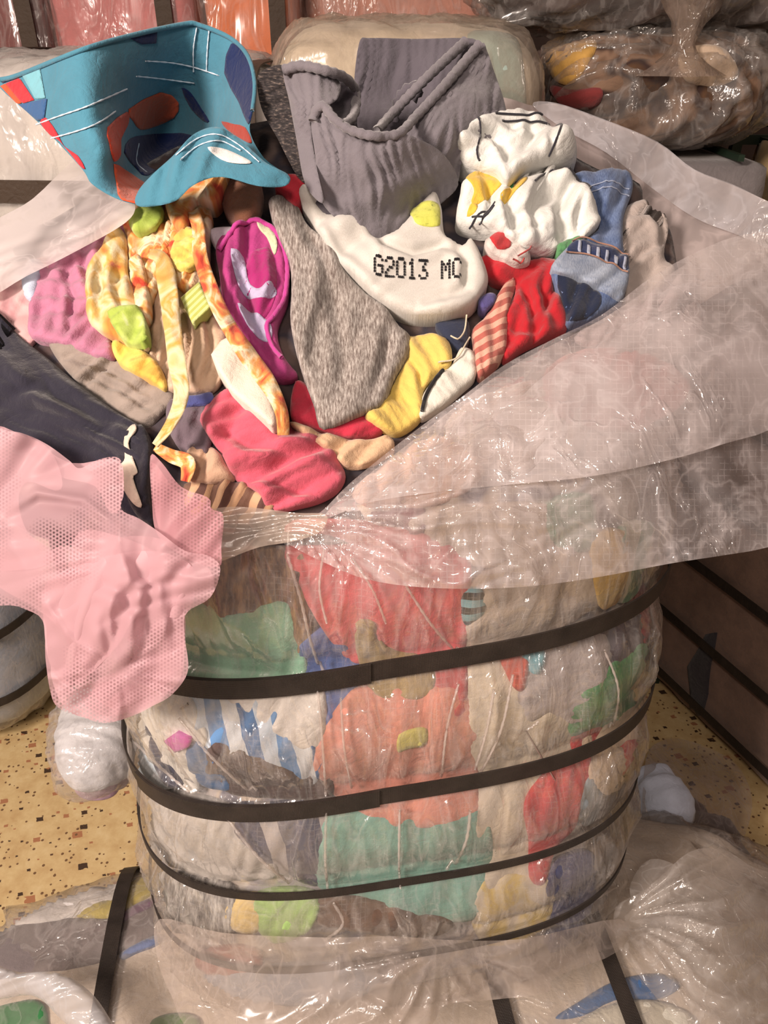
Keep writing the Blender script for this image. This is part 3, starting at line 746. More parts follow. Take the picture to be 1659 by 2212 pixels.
packed('sage_top', 'sage green cloth behind the hanging plastic flap', 'top', [(1185, 1090), (1270, 1070), (1278, 1170), (1230, 1185), (1190, 1160)], C('sage_green', (120, 158, 128)), 0.006)
packed('oat_blanket', 'oat beige blanket behind the hanging plastic flap', 'blanket', [(905, 1110), (1000, 1100), (1180, 1095), (1190, 1180), (1100, 1220), (990, 1200), (900, 1150)], C('oat_beige', (206, 180, 160)), 0.003)
packed('wine_scarf', 'wine red scarf behind the flap beside the coral shirt', 'scarf', [(820, 1090), (905, 1085), (910, 1150), (860, 1150), (810, 1130)], C('wine_red', (136, 60, 66)), 0.004)
packed('charcoal_coat', 'charcoal coat behind the flap at the upper right of the bale', 'coat', [(1400, 1050), (1470, 1030), (1500, 1100), (1460, 1200), (1400, 1190)], C('charcoal_wool', (84, 70, 66)), 0.004)

for ch, pa in ((tab_o, salmon_o), (patch_o, tee_o)):
    ch.parent = pa; del ch['category']
# --- folds of the clear wrap, milky tubes that paint in their white highlights
fold_m = film('folded_wrap_highlight_film', 0.32, rough=0.16, crinkle=1.0, gain=1.0, veil=(250, 230, 218))
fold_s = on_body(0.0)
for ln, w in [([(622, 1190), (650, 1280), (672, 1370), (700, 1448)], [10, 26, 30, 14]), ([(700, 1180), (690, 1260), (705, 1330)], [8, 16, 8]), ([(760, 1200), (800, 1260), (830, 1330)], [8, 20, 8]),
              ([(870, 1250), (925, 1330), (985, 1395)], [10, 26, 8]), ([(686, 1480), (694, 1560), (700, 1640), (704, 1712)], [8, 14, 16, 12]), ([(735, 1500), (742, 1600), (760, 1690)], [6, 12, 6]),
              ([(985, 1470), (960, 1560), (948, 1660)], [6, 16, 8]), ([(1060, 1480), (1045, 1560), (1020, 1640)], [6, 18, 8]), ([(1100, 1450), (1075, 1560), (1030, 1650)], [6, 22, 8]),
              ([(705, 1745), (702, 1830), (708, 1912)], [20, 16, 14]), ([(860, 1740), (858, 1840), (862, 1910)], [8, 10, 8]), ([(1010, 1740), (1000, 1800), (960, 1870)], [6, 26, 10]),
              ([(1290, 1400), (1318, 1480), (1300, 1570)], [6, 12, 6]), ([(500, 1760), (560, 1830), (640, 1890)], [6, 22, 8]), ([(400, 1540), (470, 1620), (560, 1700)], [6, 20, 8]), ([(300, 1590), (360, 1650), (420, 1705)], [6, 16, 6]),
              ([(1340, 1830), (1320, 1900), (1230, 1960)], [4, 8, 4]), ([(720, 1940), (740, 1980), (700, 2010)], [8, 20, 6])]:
    px_tube('wrap_fold_highlight', fold_s, ln, 2.0 + 0.05 * max(w), fold_m, bale, 0.024, wob=0.25, seg=6, seed=len(ln))
# ------------------------------------------------------------------ loose clothes on top of the mound
CREASES = {
    'coral_blouse': [([(470, 930), (540, 975), (620, 985), (690, 985), (740, 1015)], 11, -0.010), ([(520, 1035), (600, 1055), (660, 1075), (715, 1080)], 9, -0.008), ([(560, 880), (600, 930), (690, 965)], 12, -0.006)],
    'pink_blouse': [([(150, 590), (165, 660), (150, 745)], 8, -0.010), ([(140, 740), (190, 690), (245, 640)], 7, -0.009), ([(160, 755), (205, 715), (250, 680)], 7, -0.008), ([(200, 530), (185, 580), (205, 640)], 8, -0.009), ([(235, 505), (225, 560), (235, 600)], 7, -0.008), ([(110, 590), (150, 600), (190, 580)], 7, -0.008)],
    'heather_legging': [([(640, 480), (690, 560), (720, 640)], 12, -0.008), ([(840, 730), (830, 800), (800, 880)], 12, -0.009), ([(700, 620), (735, 720), (745, 860)], 16, -0.007)],
    'white_sock': [([(805, 520), (830, 560), (890, 578), (950, 562), (985, 575)], 10, -0.014), ([(985, 560), (1005, 600), (1000, 650), (960, 676)], 11, -0.012), ([(680, 480), (740, 560), (820, 640)], 14, -0.006), ([(900, 690), (960, 668), (1010, 660)], 10, -0.006)],
    'red_jumper': [([(1110, 620), (1145, 670), (1150, 740)], 10, -0.012), ([(1185, 580), (1165, 640), (1195, 720)], 10, -0.012), ([(1095, 720), (1130, 735), (1180, 720)], 9, -0.008)],
    'yellow_shorts': [([(880, 785), (905, 815), (912, 870)], 8, -0.009), ([(850, 860), (880, 880), (905, 890)], 10, -0.005)],
    'denim_shorts': [([(1262, 440), (1300, 500), (1290, 560)], 12, -0.010), ([(1345, 420), (1315, 480), (1300, 540)], 10, -0.008)],
    'lower_folds': [([(1110, 418), (1085, 480), (1110, 552)], 9, -0.016), ([(1170, 420), (1140, 490), (1155, 555)], 9, -0.014), ([(1225, 425), (1195, 490), (1205, 550)], 9, -0.013), ([(1040, 430), (1055, 480), (1040, 515)], 8, -0.012), ([(1250, 460), (1235, 500), (1240, 535)], 7, -0.010)],
    'upper_folds': [([(1000, 350), (1060, 350), (1085, 385), (1087, 430)], 10, -0.018), ([(1130, 300), (1140, 350), (1110, 400)], 10, -0.010), ([(1190, 320), (1175, 360), (1180, 390)], 9, -0.010), ([(1050, 312), (1100, 330), (1160, 325)], 9, -0.008)],
    'magenta_swimsuit': [([(540, 520), (520, 600), (545, 690), (590, 780)], 12, -0.014), ([(590, 530), (600, 620), (575, 700)], 9, -0.010)],
    'beige_satin_top': [([(400, 640), (415, 740), (400, 840)], 7, -0.012), ([(445, 660), (460, 760), (440, 840)], 7, -0.012), ([(370, 660), (375, 750), (365, 830)], 7, -0.010)],
    'taupe_sweatshirt': [([(1360, 480), (1400, 470), (1425, 500), (1430, 560)], 9, -0.012), ([(1350, 600), (1380, 560), (1420, 540)], 8, -0.010)],
    'floral_dress': [([(240, 550), (225, 640), (230, 720)], 9, -0.008), ([(275, 560), (260, 640), (290, 730)], 9, -0.010)],
    'navy_trousers': [([(20, 880), (90, 850), (180, 900), (280, 960)], 14, -0.010), ([(60, 800), (150, 870), (250, 930)], 16, -0.008)],
    'taupe_knit': [([(150, 780), (230, 800), (330, 860)], 8, -0.008), ([(200, 820), (270, 850), (330, 890)], 8, -0.008)],
}
def garment(name, label, cat, outline, mat, lift=0.01, folds=((20, 70, 0.004), (100, 50, 0.002)), puff=0.012, edge=40, step=7, seed=None, sub=4, parent=None, wr=1.0):
    sd = hash_(label or name) % 997 if seed is None else seed
    if len(folds) and wr:
        a0 = folds[0][0]
        folds = tuple((f[0], f[1], f[2] * 1.25, max(0.55, f[3] if len(f) > 3 else 0.3)) for f in folds) + ((a0 + 7, 27, 0.0017 * wr, 0.8), (a0 - 11, 58, 0.0046 * wr, 0.85))
    folds = tuple(folds) + tuple(crease(*c) for c in CREASES.get(name, ()))
    s = on_pile(lift * 0.85, folds, sd)
    o = solid(name, s, outline, mat, parent, step=min(step, 6), sub=sub, puff=puff * 0.65, edge=edge * 0.55)
    if label: tag(o, label, cat) if parent is None else o.__setitem__('label', label)
    return o, s
# --- left side
garment('dusty_pink_top', 'dusty pink crumpled top at the far left edge of the mound', 'top', [(-40, 590), (30, 575), (100, 560), (150, 600), (120, 660), (80, 740), (30, 760), (-40, 700)], floral('dusty_pink_print', [(150, 96, 96), (190, 132, 130), (206, 160, 152), (176, 120, 120)], 20), 0.008, ((35, 50, 0.006, 0.5),))
garment('pale_blue_trim', 'pale blue knitted trim between dusty pink top and ruffled pink blouse', 'trim', [(58, 590), (75, 570), (100, 580), (92, 620), (80, 660), (60, 650), (54, 615)], C('pale_blue_knit', (188, 192, 206)), 0.022, ())
garment('taupe_knit', 'grey taupe knitted cloth under the ruffled pink blouse', 'knitwear', [(110, 740), (230, 760), (330, 810), (380, 850), (350, 900), (310, 925), (240, 880), (160, 820)], C('grey_taupe', (150, 130, 116)), 0.006, ((70, 38, 0.006, 0.5),))
garment('pink_blouse', 'ruffled rose pink blouse with gathered folds at left', 'blouse',
        [(75, 640), (92, 590), (120, 560), (160, 540), (215, 510), (262, 485), (285, 500), (262, 560), (240, 640), (240, 730), (255, 780), (215, 780), (150, 755), (75, 740), (70, 690)],
        C('rose_pink', (188, 112, 136)), 0.018, ((38, 62, 0.007, 0.55), (100, 48, 0.004, 0.5)), 0.012, 30)
garment('navy_trousers', 'dark navy trousers lying diagonally over the left rim', 'trousers',
        [(-60, 650), (0, 690), (60, 745), (120, 790), (190, 850), (270, 905), (318, 940), (335, 985), (328, 1070), (335, 1150), (250, 1120), (180, 1030), (90, 1000), (0, 970), (-60, 960)],
        C('dark_navy_fleece', (44, 40, 50), 0.1), 0.020, ((120, 130, 0.006), (30, 190, 0.005)), 0.022, 60)
o, s = garment('black_white_band', 'black band with cream lining beside the navy trousers', 'trim', [(285, 960), (318, 935), (335, 990), (332, 1080), (340, 1150), (300, 1120), (268, 1040), (262, 995)], C('black_band', (40, 36, 44)), 0.040, ((20, 60, 0.004),), 0.008, 16)
decal('lining', s, [(280, 960), (300, 935), (308, 950), (290, 975), (300, 1010), (310, 1040), (300, 1050), (320, 1110), (300, 1105), (272, 1060), (268, 1025), (282, 1010)], C('cream_lining', (214, 190, 164)), o, 0.003)
# --- beige satin and cream pieces under the floral dress
garment('beige_satin_top', 'folded beige satin top under the floral dress ties', 'top', [(330, 650), (380, 620), (440, 640), (480, 700), (500, 780), (480, 830), (450, 855), (390, 855), (340, 840), (320, 760)], C('beige_satin', (208, 168, 134), 0.1, 0.55, 0.1, 0.15, spec=0.4), 0.014, ((15, 34, 0.006, 0.5),))
garment('plum_cloth', 'plum grey cloth behind the coral blouse at the front rim', 'cloth', [(370, 870), (440, 870), (460, 940), (440, 1000), (400, 985), (365, 930)], C('plum_grey', (112, 92, 98)), 0.006)
garment('blue_ribbon', 'short blue ribbon above the coral blouse', 'ribbon', [(398, 866), (430, 862), (460, 856), (462, 876), (430, 884), (400, 884)], C('ribbon_blue', (86, 90, 150)), 0.020, (), 0.003, 8)
garment('tan_lining', 'tan lining cloth left of the coral blouse', 'lining', [(405, 975), (450, 965), (490, 1000), (510, 1040), (470, 1050), (410, 1045)], C('tan_lining_cloth', (206, 160, 126)), 0.014)
garment('brown_print_top', 'brown striped print top at the front rim', 'top', [(400, 1050), (470, 1035), (540, 1050), (600, 1100), (560, 1130), (470, 1130), (410, 1110)], stripes('brown_print', [(120, 84, 66), (196, 150, 110), (104, 70, 60), (176, 130, 92)], 0.035, 0.6, 0.04), 0.008)
garment('coral_blouse', 'coral pink blouse slumped over the front rim', 'blouse',
        [(432, 905), (445, 880), (490, 850), (540, 860), (600, 890), (640, 930), (700, 960), (745, 1020), (735, 1060), (700, 1085), (650, 1100), (585, 1108), (560, 1070), (510, 1040), (480, 985), (450, 945)],
        C('coral_pink', (208, 80, 98)), 0.016, ((70, 95, 0.008, 0.45), (20, 120, 0.005)), 0.018, 50)
garment('crimson_cloth', 'crimson cloth under the heather grey legging', 'cloth', [(640, 830), (680, 850), (720, 900), (800, 880), (830, 930), (800, 950), (740, 950), (680, 930), (630, 910)], C('crimson_cotton', (200, 36, 62)), 0.016, ((60, 60, 0.005),))
garment('peach_cloth', 'peach lining cloth between coral blouse and plastic flap', 'lining', [(628, 922), (660, 930), (720, 950), (790, 960), (840, 950), (850, 985), (800, 1010), (750, 1015), (715, 985), (660, 950)], C('peach', (220, 172, 128), 0.08), 0.024, ((50, 60, 0.005, 0.5),), 0.008, 18)
# --- magenta
o, s = garment('magenta_swimsuit', 'magenta and lilac swirl print swimsuit looped beside the heather legging', 'swimsuit',
        [(470, 545), (500, 510), (545, 490), (590, 500), (610, 540), (625, 590), (622, 660), (600, 720), (615, 780), (645, 820), (600, 830), (560, 780), (520, 730), (490, 680), (478, 610)],
        C('magenta_lycra', (182, 48, 118), 0.1, 0.6, 0.1, 0.2, spec=0.3), 0.020, ((15, 60, 0.006, 0.4),), 0.014, 30)
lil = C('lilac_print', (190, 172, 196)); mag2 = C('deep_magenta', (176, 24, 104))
decal('print', s, [(505, 560), (530, 570), (540, 620), (560, 640), (590, 625), (600, 650), (570, 660), (530, 650), (512, 610)], lil, o)
decal('print', s, [(560, 492), (585, 505), (602, 540), (595, 565), (580, 530), (562, 510)], C('pale_green_print', (206, 204, 160)), o)
decal('print', s, [(520, 680), (560, 690), (590, 720), (585, 750), (550, 735)], lil, o)
decal('deep_magenta_patch', s, [(530, 600), (552, 560), (585, 555), (600, 600), (596, 660), (575, 700), (548, 690), (535, 650)], mag2, o, 0.0008)  # flat patch of deeper magenta inside the loop
px_tube('edge_binding', s, [(478, 560), (510, 515), (555, 493), (600, 520), (622, 580), (618, 650), (596, 700), (580, 720), (590, 760), (612, 790)], 5, C('magenta_binding', (206, 54, 142)), o, 0.004, wob=0.1)
garment('lilac_cloth', 'small lilac cloth above the magenta swimsuit', 'cloth', [(455, 505), (520, 500), (540, 520), (500, 550), (470, 545)], C('pale_lilac', (206, 184, 192)), 0.016, ())
garment('tan_plush', 'tan and brown plush ball behind the floral dress', 'plush toy', [(482, 445), (500, 405), (535, 390), (565, 410), (570, 440), (560, 480), (530, 500), (500, 490)], C('tan_plush', (176, 112, 78), 0.35, 0.95, 0.4, 0.9), 0.024, (), 0.024, 40)
# --- heather legging
o, s = garment('heather_legging', 'heather grey brown legging leg with raw cut hem', 'leggings',
        [(589, 456), (614, 447), (642, 458), (665, 499), (700, 530), (725, 562), (745, 602), (791, 648), (831, 680), (862, 720), (886, 742), (880, 785), (852, 832), (830, 884), (791, 906), (701, 937), (679, 886), (654, 814), (632, 723), (632, 633), (627, 582), (603, 525), (586, 474)],
        heather('heather_grey_brown', (104, 86, 76), (200, 184, 170), 0.5, (420, 95)), 0.034, ((15, 120, 0.006), (25, 200, 0.006)), 0.018, 40, step=6, wr=0.5)
# --- yellow, white piped, stripes, red
garment('yellow_shorts', 'plain yellow cotton shorts beside the heather legging', 'shorts',
        [(885, 738), (961, 740), (974, 796), (943, 821), (914, 850), (911, 908), (867, 944), (835, 941), (788, 912), (825, 880), (849, 832), (878, 785)],
        C('yellow_cotton', (232, 188, 74), 0.08), 0.024, ((140, 90, 0.006, 0.5),), 0.012, 28)
o, s = garment('piped_white_shirt', 'white shirt with black piping next to the yellow shorts', 'shirt',
        [(994, 765), (1020, 775), (1026, 822), (1000, 850), (958, 886), (907, 914), (914, 861), (951, 818), (976, 796)], C('ivory_cotton', (222, 208, 188), 0.06), 0.026, ((130, 60, 0.004),), 0.010, 22)
px_tube('piping', s, [(955, 815), (935, 840), (918, 870), (910, 905)], 4, C('black_piping', (34, 30, 30)), o, 0.003)
garment('dark_denim', 'scrap of dark denim below the white sock', 'denim', [(940, 705), (1005, 695), (1012, 745), (990, 765), (965, 745)], C('dark_denim_cloth', (50, 54, 72)), 0.014, ())
o, s = garment('striped_sleeve', 'peach and rust striped sleeve between white sock and red jumper', 'sleeve',
        [(1041, 705), (1066, 662), (1100, 612), (1110, 633), (1094, 698), (1086, 778), (1041, 826), (1027, 814), (1021, 756), (1019, 724)],
        stripes('peach_rust_stripes', [(226, 160, 132), (190, 96, 80)], 0.0125, 1.15, 0.004), 0.030, ((0, 50, 0.003),), 0.016, 26)
garment('red_jumper', 'bright red fleece jumper between striped sleeve and denim', 'jumper',
        [(1030, 575), (1075, 555), (1130, 575), (1183, 565), (1202, 590), (1190, 612), (1205, 652), (1222, 691), (1222, 720), (1183, 738), (1126, 765), (1085, 790), (1083, 738), (1085, 695), (1110, 640), (1060, 620)],
        C('bright_red_fleece', (192, 16, 32), 0.12), 0.022, ((30, 80, 0.007, 0.4), (100, 90, 0.004)), 0.020, 36)
garment('purple_tag', 'small violet tag beside the striped sleeve', 'tag', [(1030, 672), (1050, 655), (1068, 660), (1060, 680), (1040, 688)], C('violet', (96, 84, 140)), 0.044, (), 0.004, 8)
# --- white sock
sock, s = garment('white_sock', 'white sock with red toe and black knitted lettering', 'sock',
        [(652, 440), (676, 440), (715, 467), (762, 499), (800, 512), (812, 535), (850, 530), (880, 496), (932, 440), (950, 467), (956, 528), (972, 543), (998, 555), (1014, 541), (1041, 590), (1050, 633), (1030, 669), (1005, 691), (958, 704), (907, 706), (864, 697), (820, 671), (777, 632), (741, 599), (705, 553), (679, 499), (654, 465)],
        heather('white_knit', (226, 210, 192), (240, 226, 210), 0.2, (1400, 500)), 0.046, ((70, 150, 0.010, 0.3), (20, 190, 0.005)), 0.024, 40, step=6, wr=0.35)
o2, s2 = garment('toe', 'red toe', None, [(598, 432), (620, 410), (650, 410), (678, 440), (660, 458), (640, 470), (612, 450)], C('toe_red', (206, 24, 48)), 0.050, (), 0.016, 26, parent=sock)
decal('yellow_patch', s, [(885, 485), (898, 472), (925, 468), (945, 476), (948, 505), (945, 525), (920, 528), (897, 522), (890, 505)], floral('yellow_knit_spots', [(110, 110, 40), (214, 210, 60), (222, 216, 70), (216, 210, 64)], 120), sock, 0.002)
FONT = {'G': '01110 10001 10000 10111 10001 10001 01110', '2': '01110 10001 00001 00110 01000 10000 11111', '0': '01110 10001 10001 10001 10001 10001 01110', '1': '00100 01100 00100 00100 00100 00100 01110',
        '3': '11111 00010 00100 00110 00001 10001 01110', 'M': '10001 11011 10101 10101 10001 10001 10001', 'C': '01110 10001 10000 10000 10000 10001 01110', ' ': '00000 00000 00000 00000 00000 00000 00000'}
def knit_letters(text, surf, parent, mat, x0, y0, x1, y1, hgt, dip=0.0, lift=0.0012):
    """letters knitted into the sock: one small raised stitch for every dot"""
    cw = (x1 - x0) / (len(text) * 6 - 1); rh = hgt / 7.0; V = []; F = []
    cells = []
    for i, chh in enumerate(text):
        for r, row in enumerate(FONT[chh].split()):
            for q, bit in enumerate(row):
                if bit == '1': cells.append((i * 6 + q, r))
    for q, r in cells:
        u = q * cw / (x1 - x0); bx = x0 + q * cw; by = y0 + (y1 - y0) * u + dip * 4 * u * (1 - u) - hgt + r * rh
        for dx, dy in ((-0.1, 0.25), (0.5, 0.0), (1.1, 0.25), (1.1, 1.1), (0.5, 0.85), (-0.1, 1.1)): V.append((bx + dx * cw, by + dy * rh))
        k0 = len(V) - 6; F += [[k0 + 5, k0 + 4, k0 + 1, k0], [k0 + 4, k0 + 3, k0 + 2, k0 + 1]]
    V = np.array(V); P = surf.ev(V[:, 0], V[:, 1], lift)
    return new_obj('lettering', P, F, mat, parent, smooth=False)
knit_letters('G2013 MC', s, sock, C('black_yarn', (30, 26, 28)), 808, 630, 992, 636, 40, 4)
o, s3 = garment('frayed_label', 'frayed white and red label threads above the striped sleeve', 'label', [(1045, 545), (1090, 530), (1125, 560), (1140, 590), (1110, 600), (1075, 585), (1050, 570)], C('label_white', (222, 200, 186)), 0.052, ((40, 30, 0.003),), 0.008, 14)
decal('red_stitching', s3, [(1052, 545), (1085, 535), (1098, 560), (1070, 570)], C('stitch_red', (206, 40, 44)), o, 0.002)
for k, ln in enumerate([[(1110, 590), (1135, 575), (1140, 555)], [(1100, 595), (1118, 600), (1124, 592)], [(1005, 700), (1000, 735), (985, 752), (972, 742)], [(1012, 745), (985, 790), (945, 800)]]):
    px_tube('loose_thread', s3, ln, 1.8, C('thread_red', (200, 60, 56)) if k < 2 else C('thread_cream', (220, 196, 160)), o, 0.006 if k < 2 else -0.012)
# --- white printed cloth
wp = C('white_print_cotton', (234, 224, 210), 0.06)
blk = C('black_ink', (52, 48, 54)); yel = C('print_yellow', (238, 184, 26), 0.06)
wroot = thing('printed_shirt', 'crumpled white shirt with yellow print and thin black lines', 'shirt')
o, s = garment('lower_folds', None, None, [(1000, 430), (1060, 420), (1120, 412), (1157, 403), (1209, 404), (1245, 420), (1269, 457), (1289, 502), (1252, 541), (1187, 565), (1135, 567), (1096, 552), (1048, 524), (986, 505), (990, 455)], wp, 0.052, ((60, 120, 0.015, 0.8), (150, 95, 0.010, 0.8)), 0.022, 40, step=6, parent=wroot, seed=21, wr=1.0)
decal('yellow_print', s, [(1001, 428), (1035, 410), (1083, 418), (1075, 440), (1050, 462), (1035, 478), (1012, 480), (1018, 456)], yel, o)
decal('yellow_print', s, [(1072, 470), (1100, 440), (1128, 424), (1124, 442), (1100, 462), (1080, 482)], yel, o)
decal('yellow_print', s, [(1004, 500), (1012, 480), (1026, 482), (1020, 498)], yel, o)
for ln in ([(1010, 520), (1030, 505), (1050, 500)], [(1015, 505), (1040, 512), (1060, 490)], [(1030, 525), (1045, 500), (1062, 482)], [(1145, 440), (1165, 415), (1185, 405)], [(1215, 410), (1245, 425), (1262, 452)]):
    px_tube('ink_line', s, ln, 2.2, blk, o, 0.001, seg=6)
o, s = garment('upper_folds', None, None, [(979, 366), (985, 335), (1061, 303), (1131, 289), (1183, 312), (1228, 350), (1232, 385), (1174, 398), (1125, 415), (1087, 446), (1060, 420), (1018, 408), (990, 390)], wp, 0.075, ((50, 120, 0.015, 0.8), (130, 90, 0.010, 0.8)), 0.026, 40, step=6, parent=wroot, seed=33, wr=1.0)
for ln in ([(1020, 320), (1030, 350), (1022, 385), (1028, 402)], [(1186, 314), (1196, 335), (1185, 370), (1172, 394)], [(1060, 312), (1110, 310), (1160, 300)], [(1075, 322), (1130, 318), (1170, 316)]):
    px_tube('ink_line', s, ln, 2.2, blk, o, 0.001, seg=6)
o, s = garment('back_folds', None, None, [(1100, 300), (1125, 262), (1180, 255), (1225, 275), (1240, 330), (1200, 335), (1150, 305)], wp, 0.050, ((30, 60, 0.007),), 0.014, 26, parent=wroot, seed=34)
decal('green_print', s, [(1108, 292), (1122, 266), (1130, 264), (1124, 290)], C('print_green', (40, 120, 70)), o)
px_tube('ink_line', s, [(1160, 258), (1168, 270), (1155, 290)], 2.2, blk, o, 0.001, seg=6)
# --- denim
def denim_mat(name, c1, c2):
    t = NT(name); uv = t.uv((900, 250, 1), 0.5); n = t.noise(uv, 1.0, 4, 0.7); b = t.noise(t.uv(obj=True), 30, 4)
    col = t.ramp(t.math('MULTIPLY_ADD', b, 0.5, t.math('MULTIPLY', n, 0.5)), [(0.36, lin(c1)), (0.62, lin(c2))])
    return t.done(t.principled(col, 0.9, 0.12, 0.2, t.bump(n, 0.6, 0.0014)))
dn1 = denim_mat('blue_denim', (64, 80, 116), (120, 136, 168)); dn2 = denim_mat('washed_denim', (112, 122, 144), (176, 180, 190))
den, s = garment('denim_shorts', 'blue denim shorts leg with turned cuff and ladder stitched trim', 'shorts',
        [(1232, 402), (1287, 392), (1345, 390), (1360, 426), (1341, 483), (1338, 540), (1345, 590), (1341, 656), (1325, 680), (1287, 701), (1222, 720), (1215, 690), (1195, 640), (1183, 608), (1200, 580), (1243, 545), (1287, 511), (1262, 450)],
        dn1, 0.036, ((20, 120, 0.006), (75, 90, 0.003)), 0.020, 34, step=6)
decal('leg_opening_shade', s, [(1196, 622), (1243, 634), (1284, 658), (1280, 696), (1224, 716), (1214, 690)], C('inner_denim_painted_shade', (36, 42, 62)), den, 0.001)  # dark decal paints the shade inside the leg opening
c2, cs = garment('cuff', 'pale turned up cuff', None, [(1181, 610), (1200, 582), (1240, 552), (1300, 566), (1344, 588), (1345, 630), (1338, 660), (1322, 676), (1284, 656), (1243, 634), (1200, 622)], dn2, 0.058, ((70, 60, 0.002),), 0.008, 12, step=6, parent=den)
decal('ladder_trim', cs, [(1222, 560), (1245, 552), (1300, 568), (1342, 590), (1340, 616), (1300, 598), (1250, 580), (1215, 578)], C('trim_navy', (44, 54, 88)), c2, 0.002)
for k in range(6):
    x = 1238 + k * 19; y = 562 + k * 7.2
    decal('ladder_rung', cs, [(x, y - 6), (x + 7, y - 4), (x + 5, y + 18), (x - 2, y + 15)], C('rung_pale', (170, 170, 184)), c2, 0.0035, sub=1)
for ln in ([(1212, 580), (1250, 584), (1300, 602), (1342, 622)], [(1225, 556), (1250, 548), (1300, 562), (1344, 585)]):
    px_tube('seam_stitch', cs, ln, 1.8, C('stitch_tan', (170, 120, 96)), c2, 0.003, seg=6)
for ln in ([(1250, 440), (1300, 428), (1350, 432)], [(1248, 450), (1300, 440), (1350, 445)]):
    px_tube('seam_stitch', s, ln, 1.4, C('stitch_pale', (160, 166, 184)), den, 0.001, seg=6)
garment('taupe_sweatshirt', 'pale taupe sweatshirt tucked behind the denim shorts', 'sweatshirt', [(1340, 470), (1370, 445), (1420, 455), (1440, 500), (1430, 560), (1450, 600), (1400, 650), (1345, 670), (1345, 560)], C('pale_taupe', (186, 164, 150)), 0.020, ((45, 70, 0.007, 0.5),))
garment('green_fringe', 'green thread fringe beside the denim cuff', 'fringe', [(1195, 560), (1225, 545), (1250, 540), (1240, 556), (1205, 572)], C('fringe_green', (90, 150, 90)), 0.056, ((20, 12, 0.003),), 0.003, 6)

# --- floral dress
fl = floral('floral_yellow', [(186, 66, 30), (206, 132, 34), (212, 166, 78), (220, 196, 150), (208, 150, 46), (216, 184, 124)], 24)
fl2 = floral('floral_orange_red', [(176, 30, 24), (214, 70, 36), (232, 150, 60), (240, 214, 170), (222, 110, 60)], 36, seed=3.1)
lime = floral('lime_fruit_print', [(86, 104, 30), (156, 172, 48), (176, 188, 72), (216, 212, 160)], 34)
dress, s = garment('floral_dress', 'yellow orange floral cotton dress with long fabric ties', 'dress',
        [(253, 512), (272, 517), (284, 545), (284, 608), (306, 658), (312, 684), (332, 760), (314, 774), (253, 748), (203, 714), (197, 633), (200, 595), (228, 557)],
        fl, 0.038, ((60, 90, 0.006), (10, 70, 0.004)), 0.018, 30)
garment('lime_patch', None, None, [(248, 705), (300, 690), (322, 705), (334, 762), (312, 775), (280, 762)], lime, 0.060, ((40, 30, 0.004),), 0.008, 12, parent=dress)
garment('yellow_hem', None, None, [(252, 752), (300, 765), (340, 790), (366, 835), (360, 855), (320, 830), (265, 800)], floral('floral_hem', [(206, 120, 30), (232, 176, 46), (238, 200, 80), (214, 110, 50)], 30, seed=1.7), 0.030, ((35, 40, 0.005),), 0.010, 16, parent=dress)
garment('gathered_bodice', None, None, [(270, 460), (330, 440), (420, 440), (460, 470), (455, 540), (450, 620), (400, 640), (360, 620), (330, 680), (300, 640), (285, 560)], fl2, 0.028, ((10, 24, 0.006, 0.5), (80, 40, 0.004)), 0.012, 24, parent=dress)
garment('lime_knot', None, None, [(292, 500), (330, 470), (362, 478), (358, 508), (330, 530), (300, 530)], lime, 0.052, ((40, 30, 0.004),), 0.012, 16, parent=dress)
garment('shirred_panel', None, None, [(385, 540), (420, 520), (445, 560), (440, 600), (400, 610), (380, 590)], floral('shirred_yellow', [(206, 130, 50), (226, 190, 70), (232, 214, 130)], 40, seed=0.6), 0.048, ((90, 11, 0.003, 0.4),), 0.010, 16, parent=dress)
garment('shirred_panel', None, None, [(290, 590), (315, 580), (330, 640), (335, 700), (315, 720), (300, 660)], fl2, 0.046, ((100, 11, 0.003, 0.4),), 0.010, 14, parent=dress)
garment('top_gather', None, None, [(370, 470), (410, 430), (420, 395), (470, 380), (500, 400), (490, 440), (470, 470), (430, 470), (412, 520), (385, 515)], fl2, 0.058, ((30, 22, 0.005, 0.5),), 0.012, 18, parent=dress)
s_t = on_pile(0.0)
ribbon_px('tie', s_t, [(322, 548), (350, 560), (362, 620), (372, 700), (382, 780), (392, 850), (372, 910), (335, 962)], [20, 44, 40, 38, 40, 34, 26, 16], fl, dress, lift=0.066, ripple=0.004, seed=2, twist=0.008)
ribbon_px('tie', s_t, [(415, 455), (428, 490), (432, 550), (452, 615), (480, 680), (530, 760), (580, 830), (608, 890), (612, 940)], [26, 30, 32, 34, 34, 40, 40, 30, 26], fl2, dress, lift=0.068, ripple=0.004, seed=5, twist=0.008)
ribbon_px('tie', s_t, [(335, 965), (370, 985), (405, 1000), (400, 1040)], [20, 30, 36, 20], fl2, dress, lift=0.036, ripple=0.004, seed=8)
garment('lime_label', 'lime green woven label between the dress ties', 'label', [(400, 670), (440, 635), (465, 690), (425, 725)], stripes('lime_weave', [(176, 176, 70), (206, 206, 120)], 0.006, 0.8, 0.002), 0.050, (), 0.003, 6, sub=1)
garment('cream_strap_end', 'flat cream cloth tab ending in a gold edge on the coral blouse', 'tab', [(466, 795), (514, 750), (545, 800), (580, 860), (605, 920), (598, 948), (575, 930), (515, 880), (495, 850)], C('cream_felt', (226, 204, 180), 0.05), 0.058, (), 0.006, 12, sub=2)

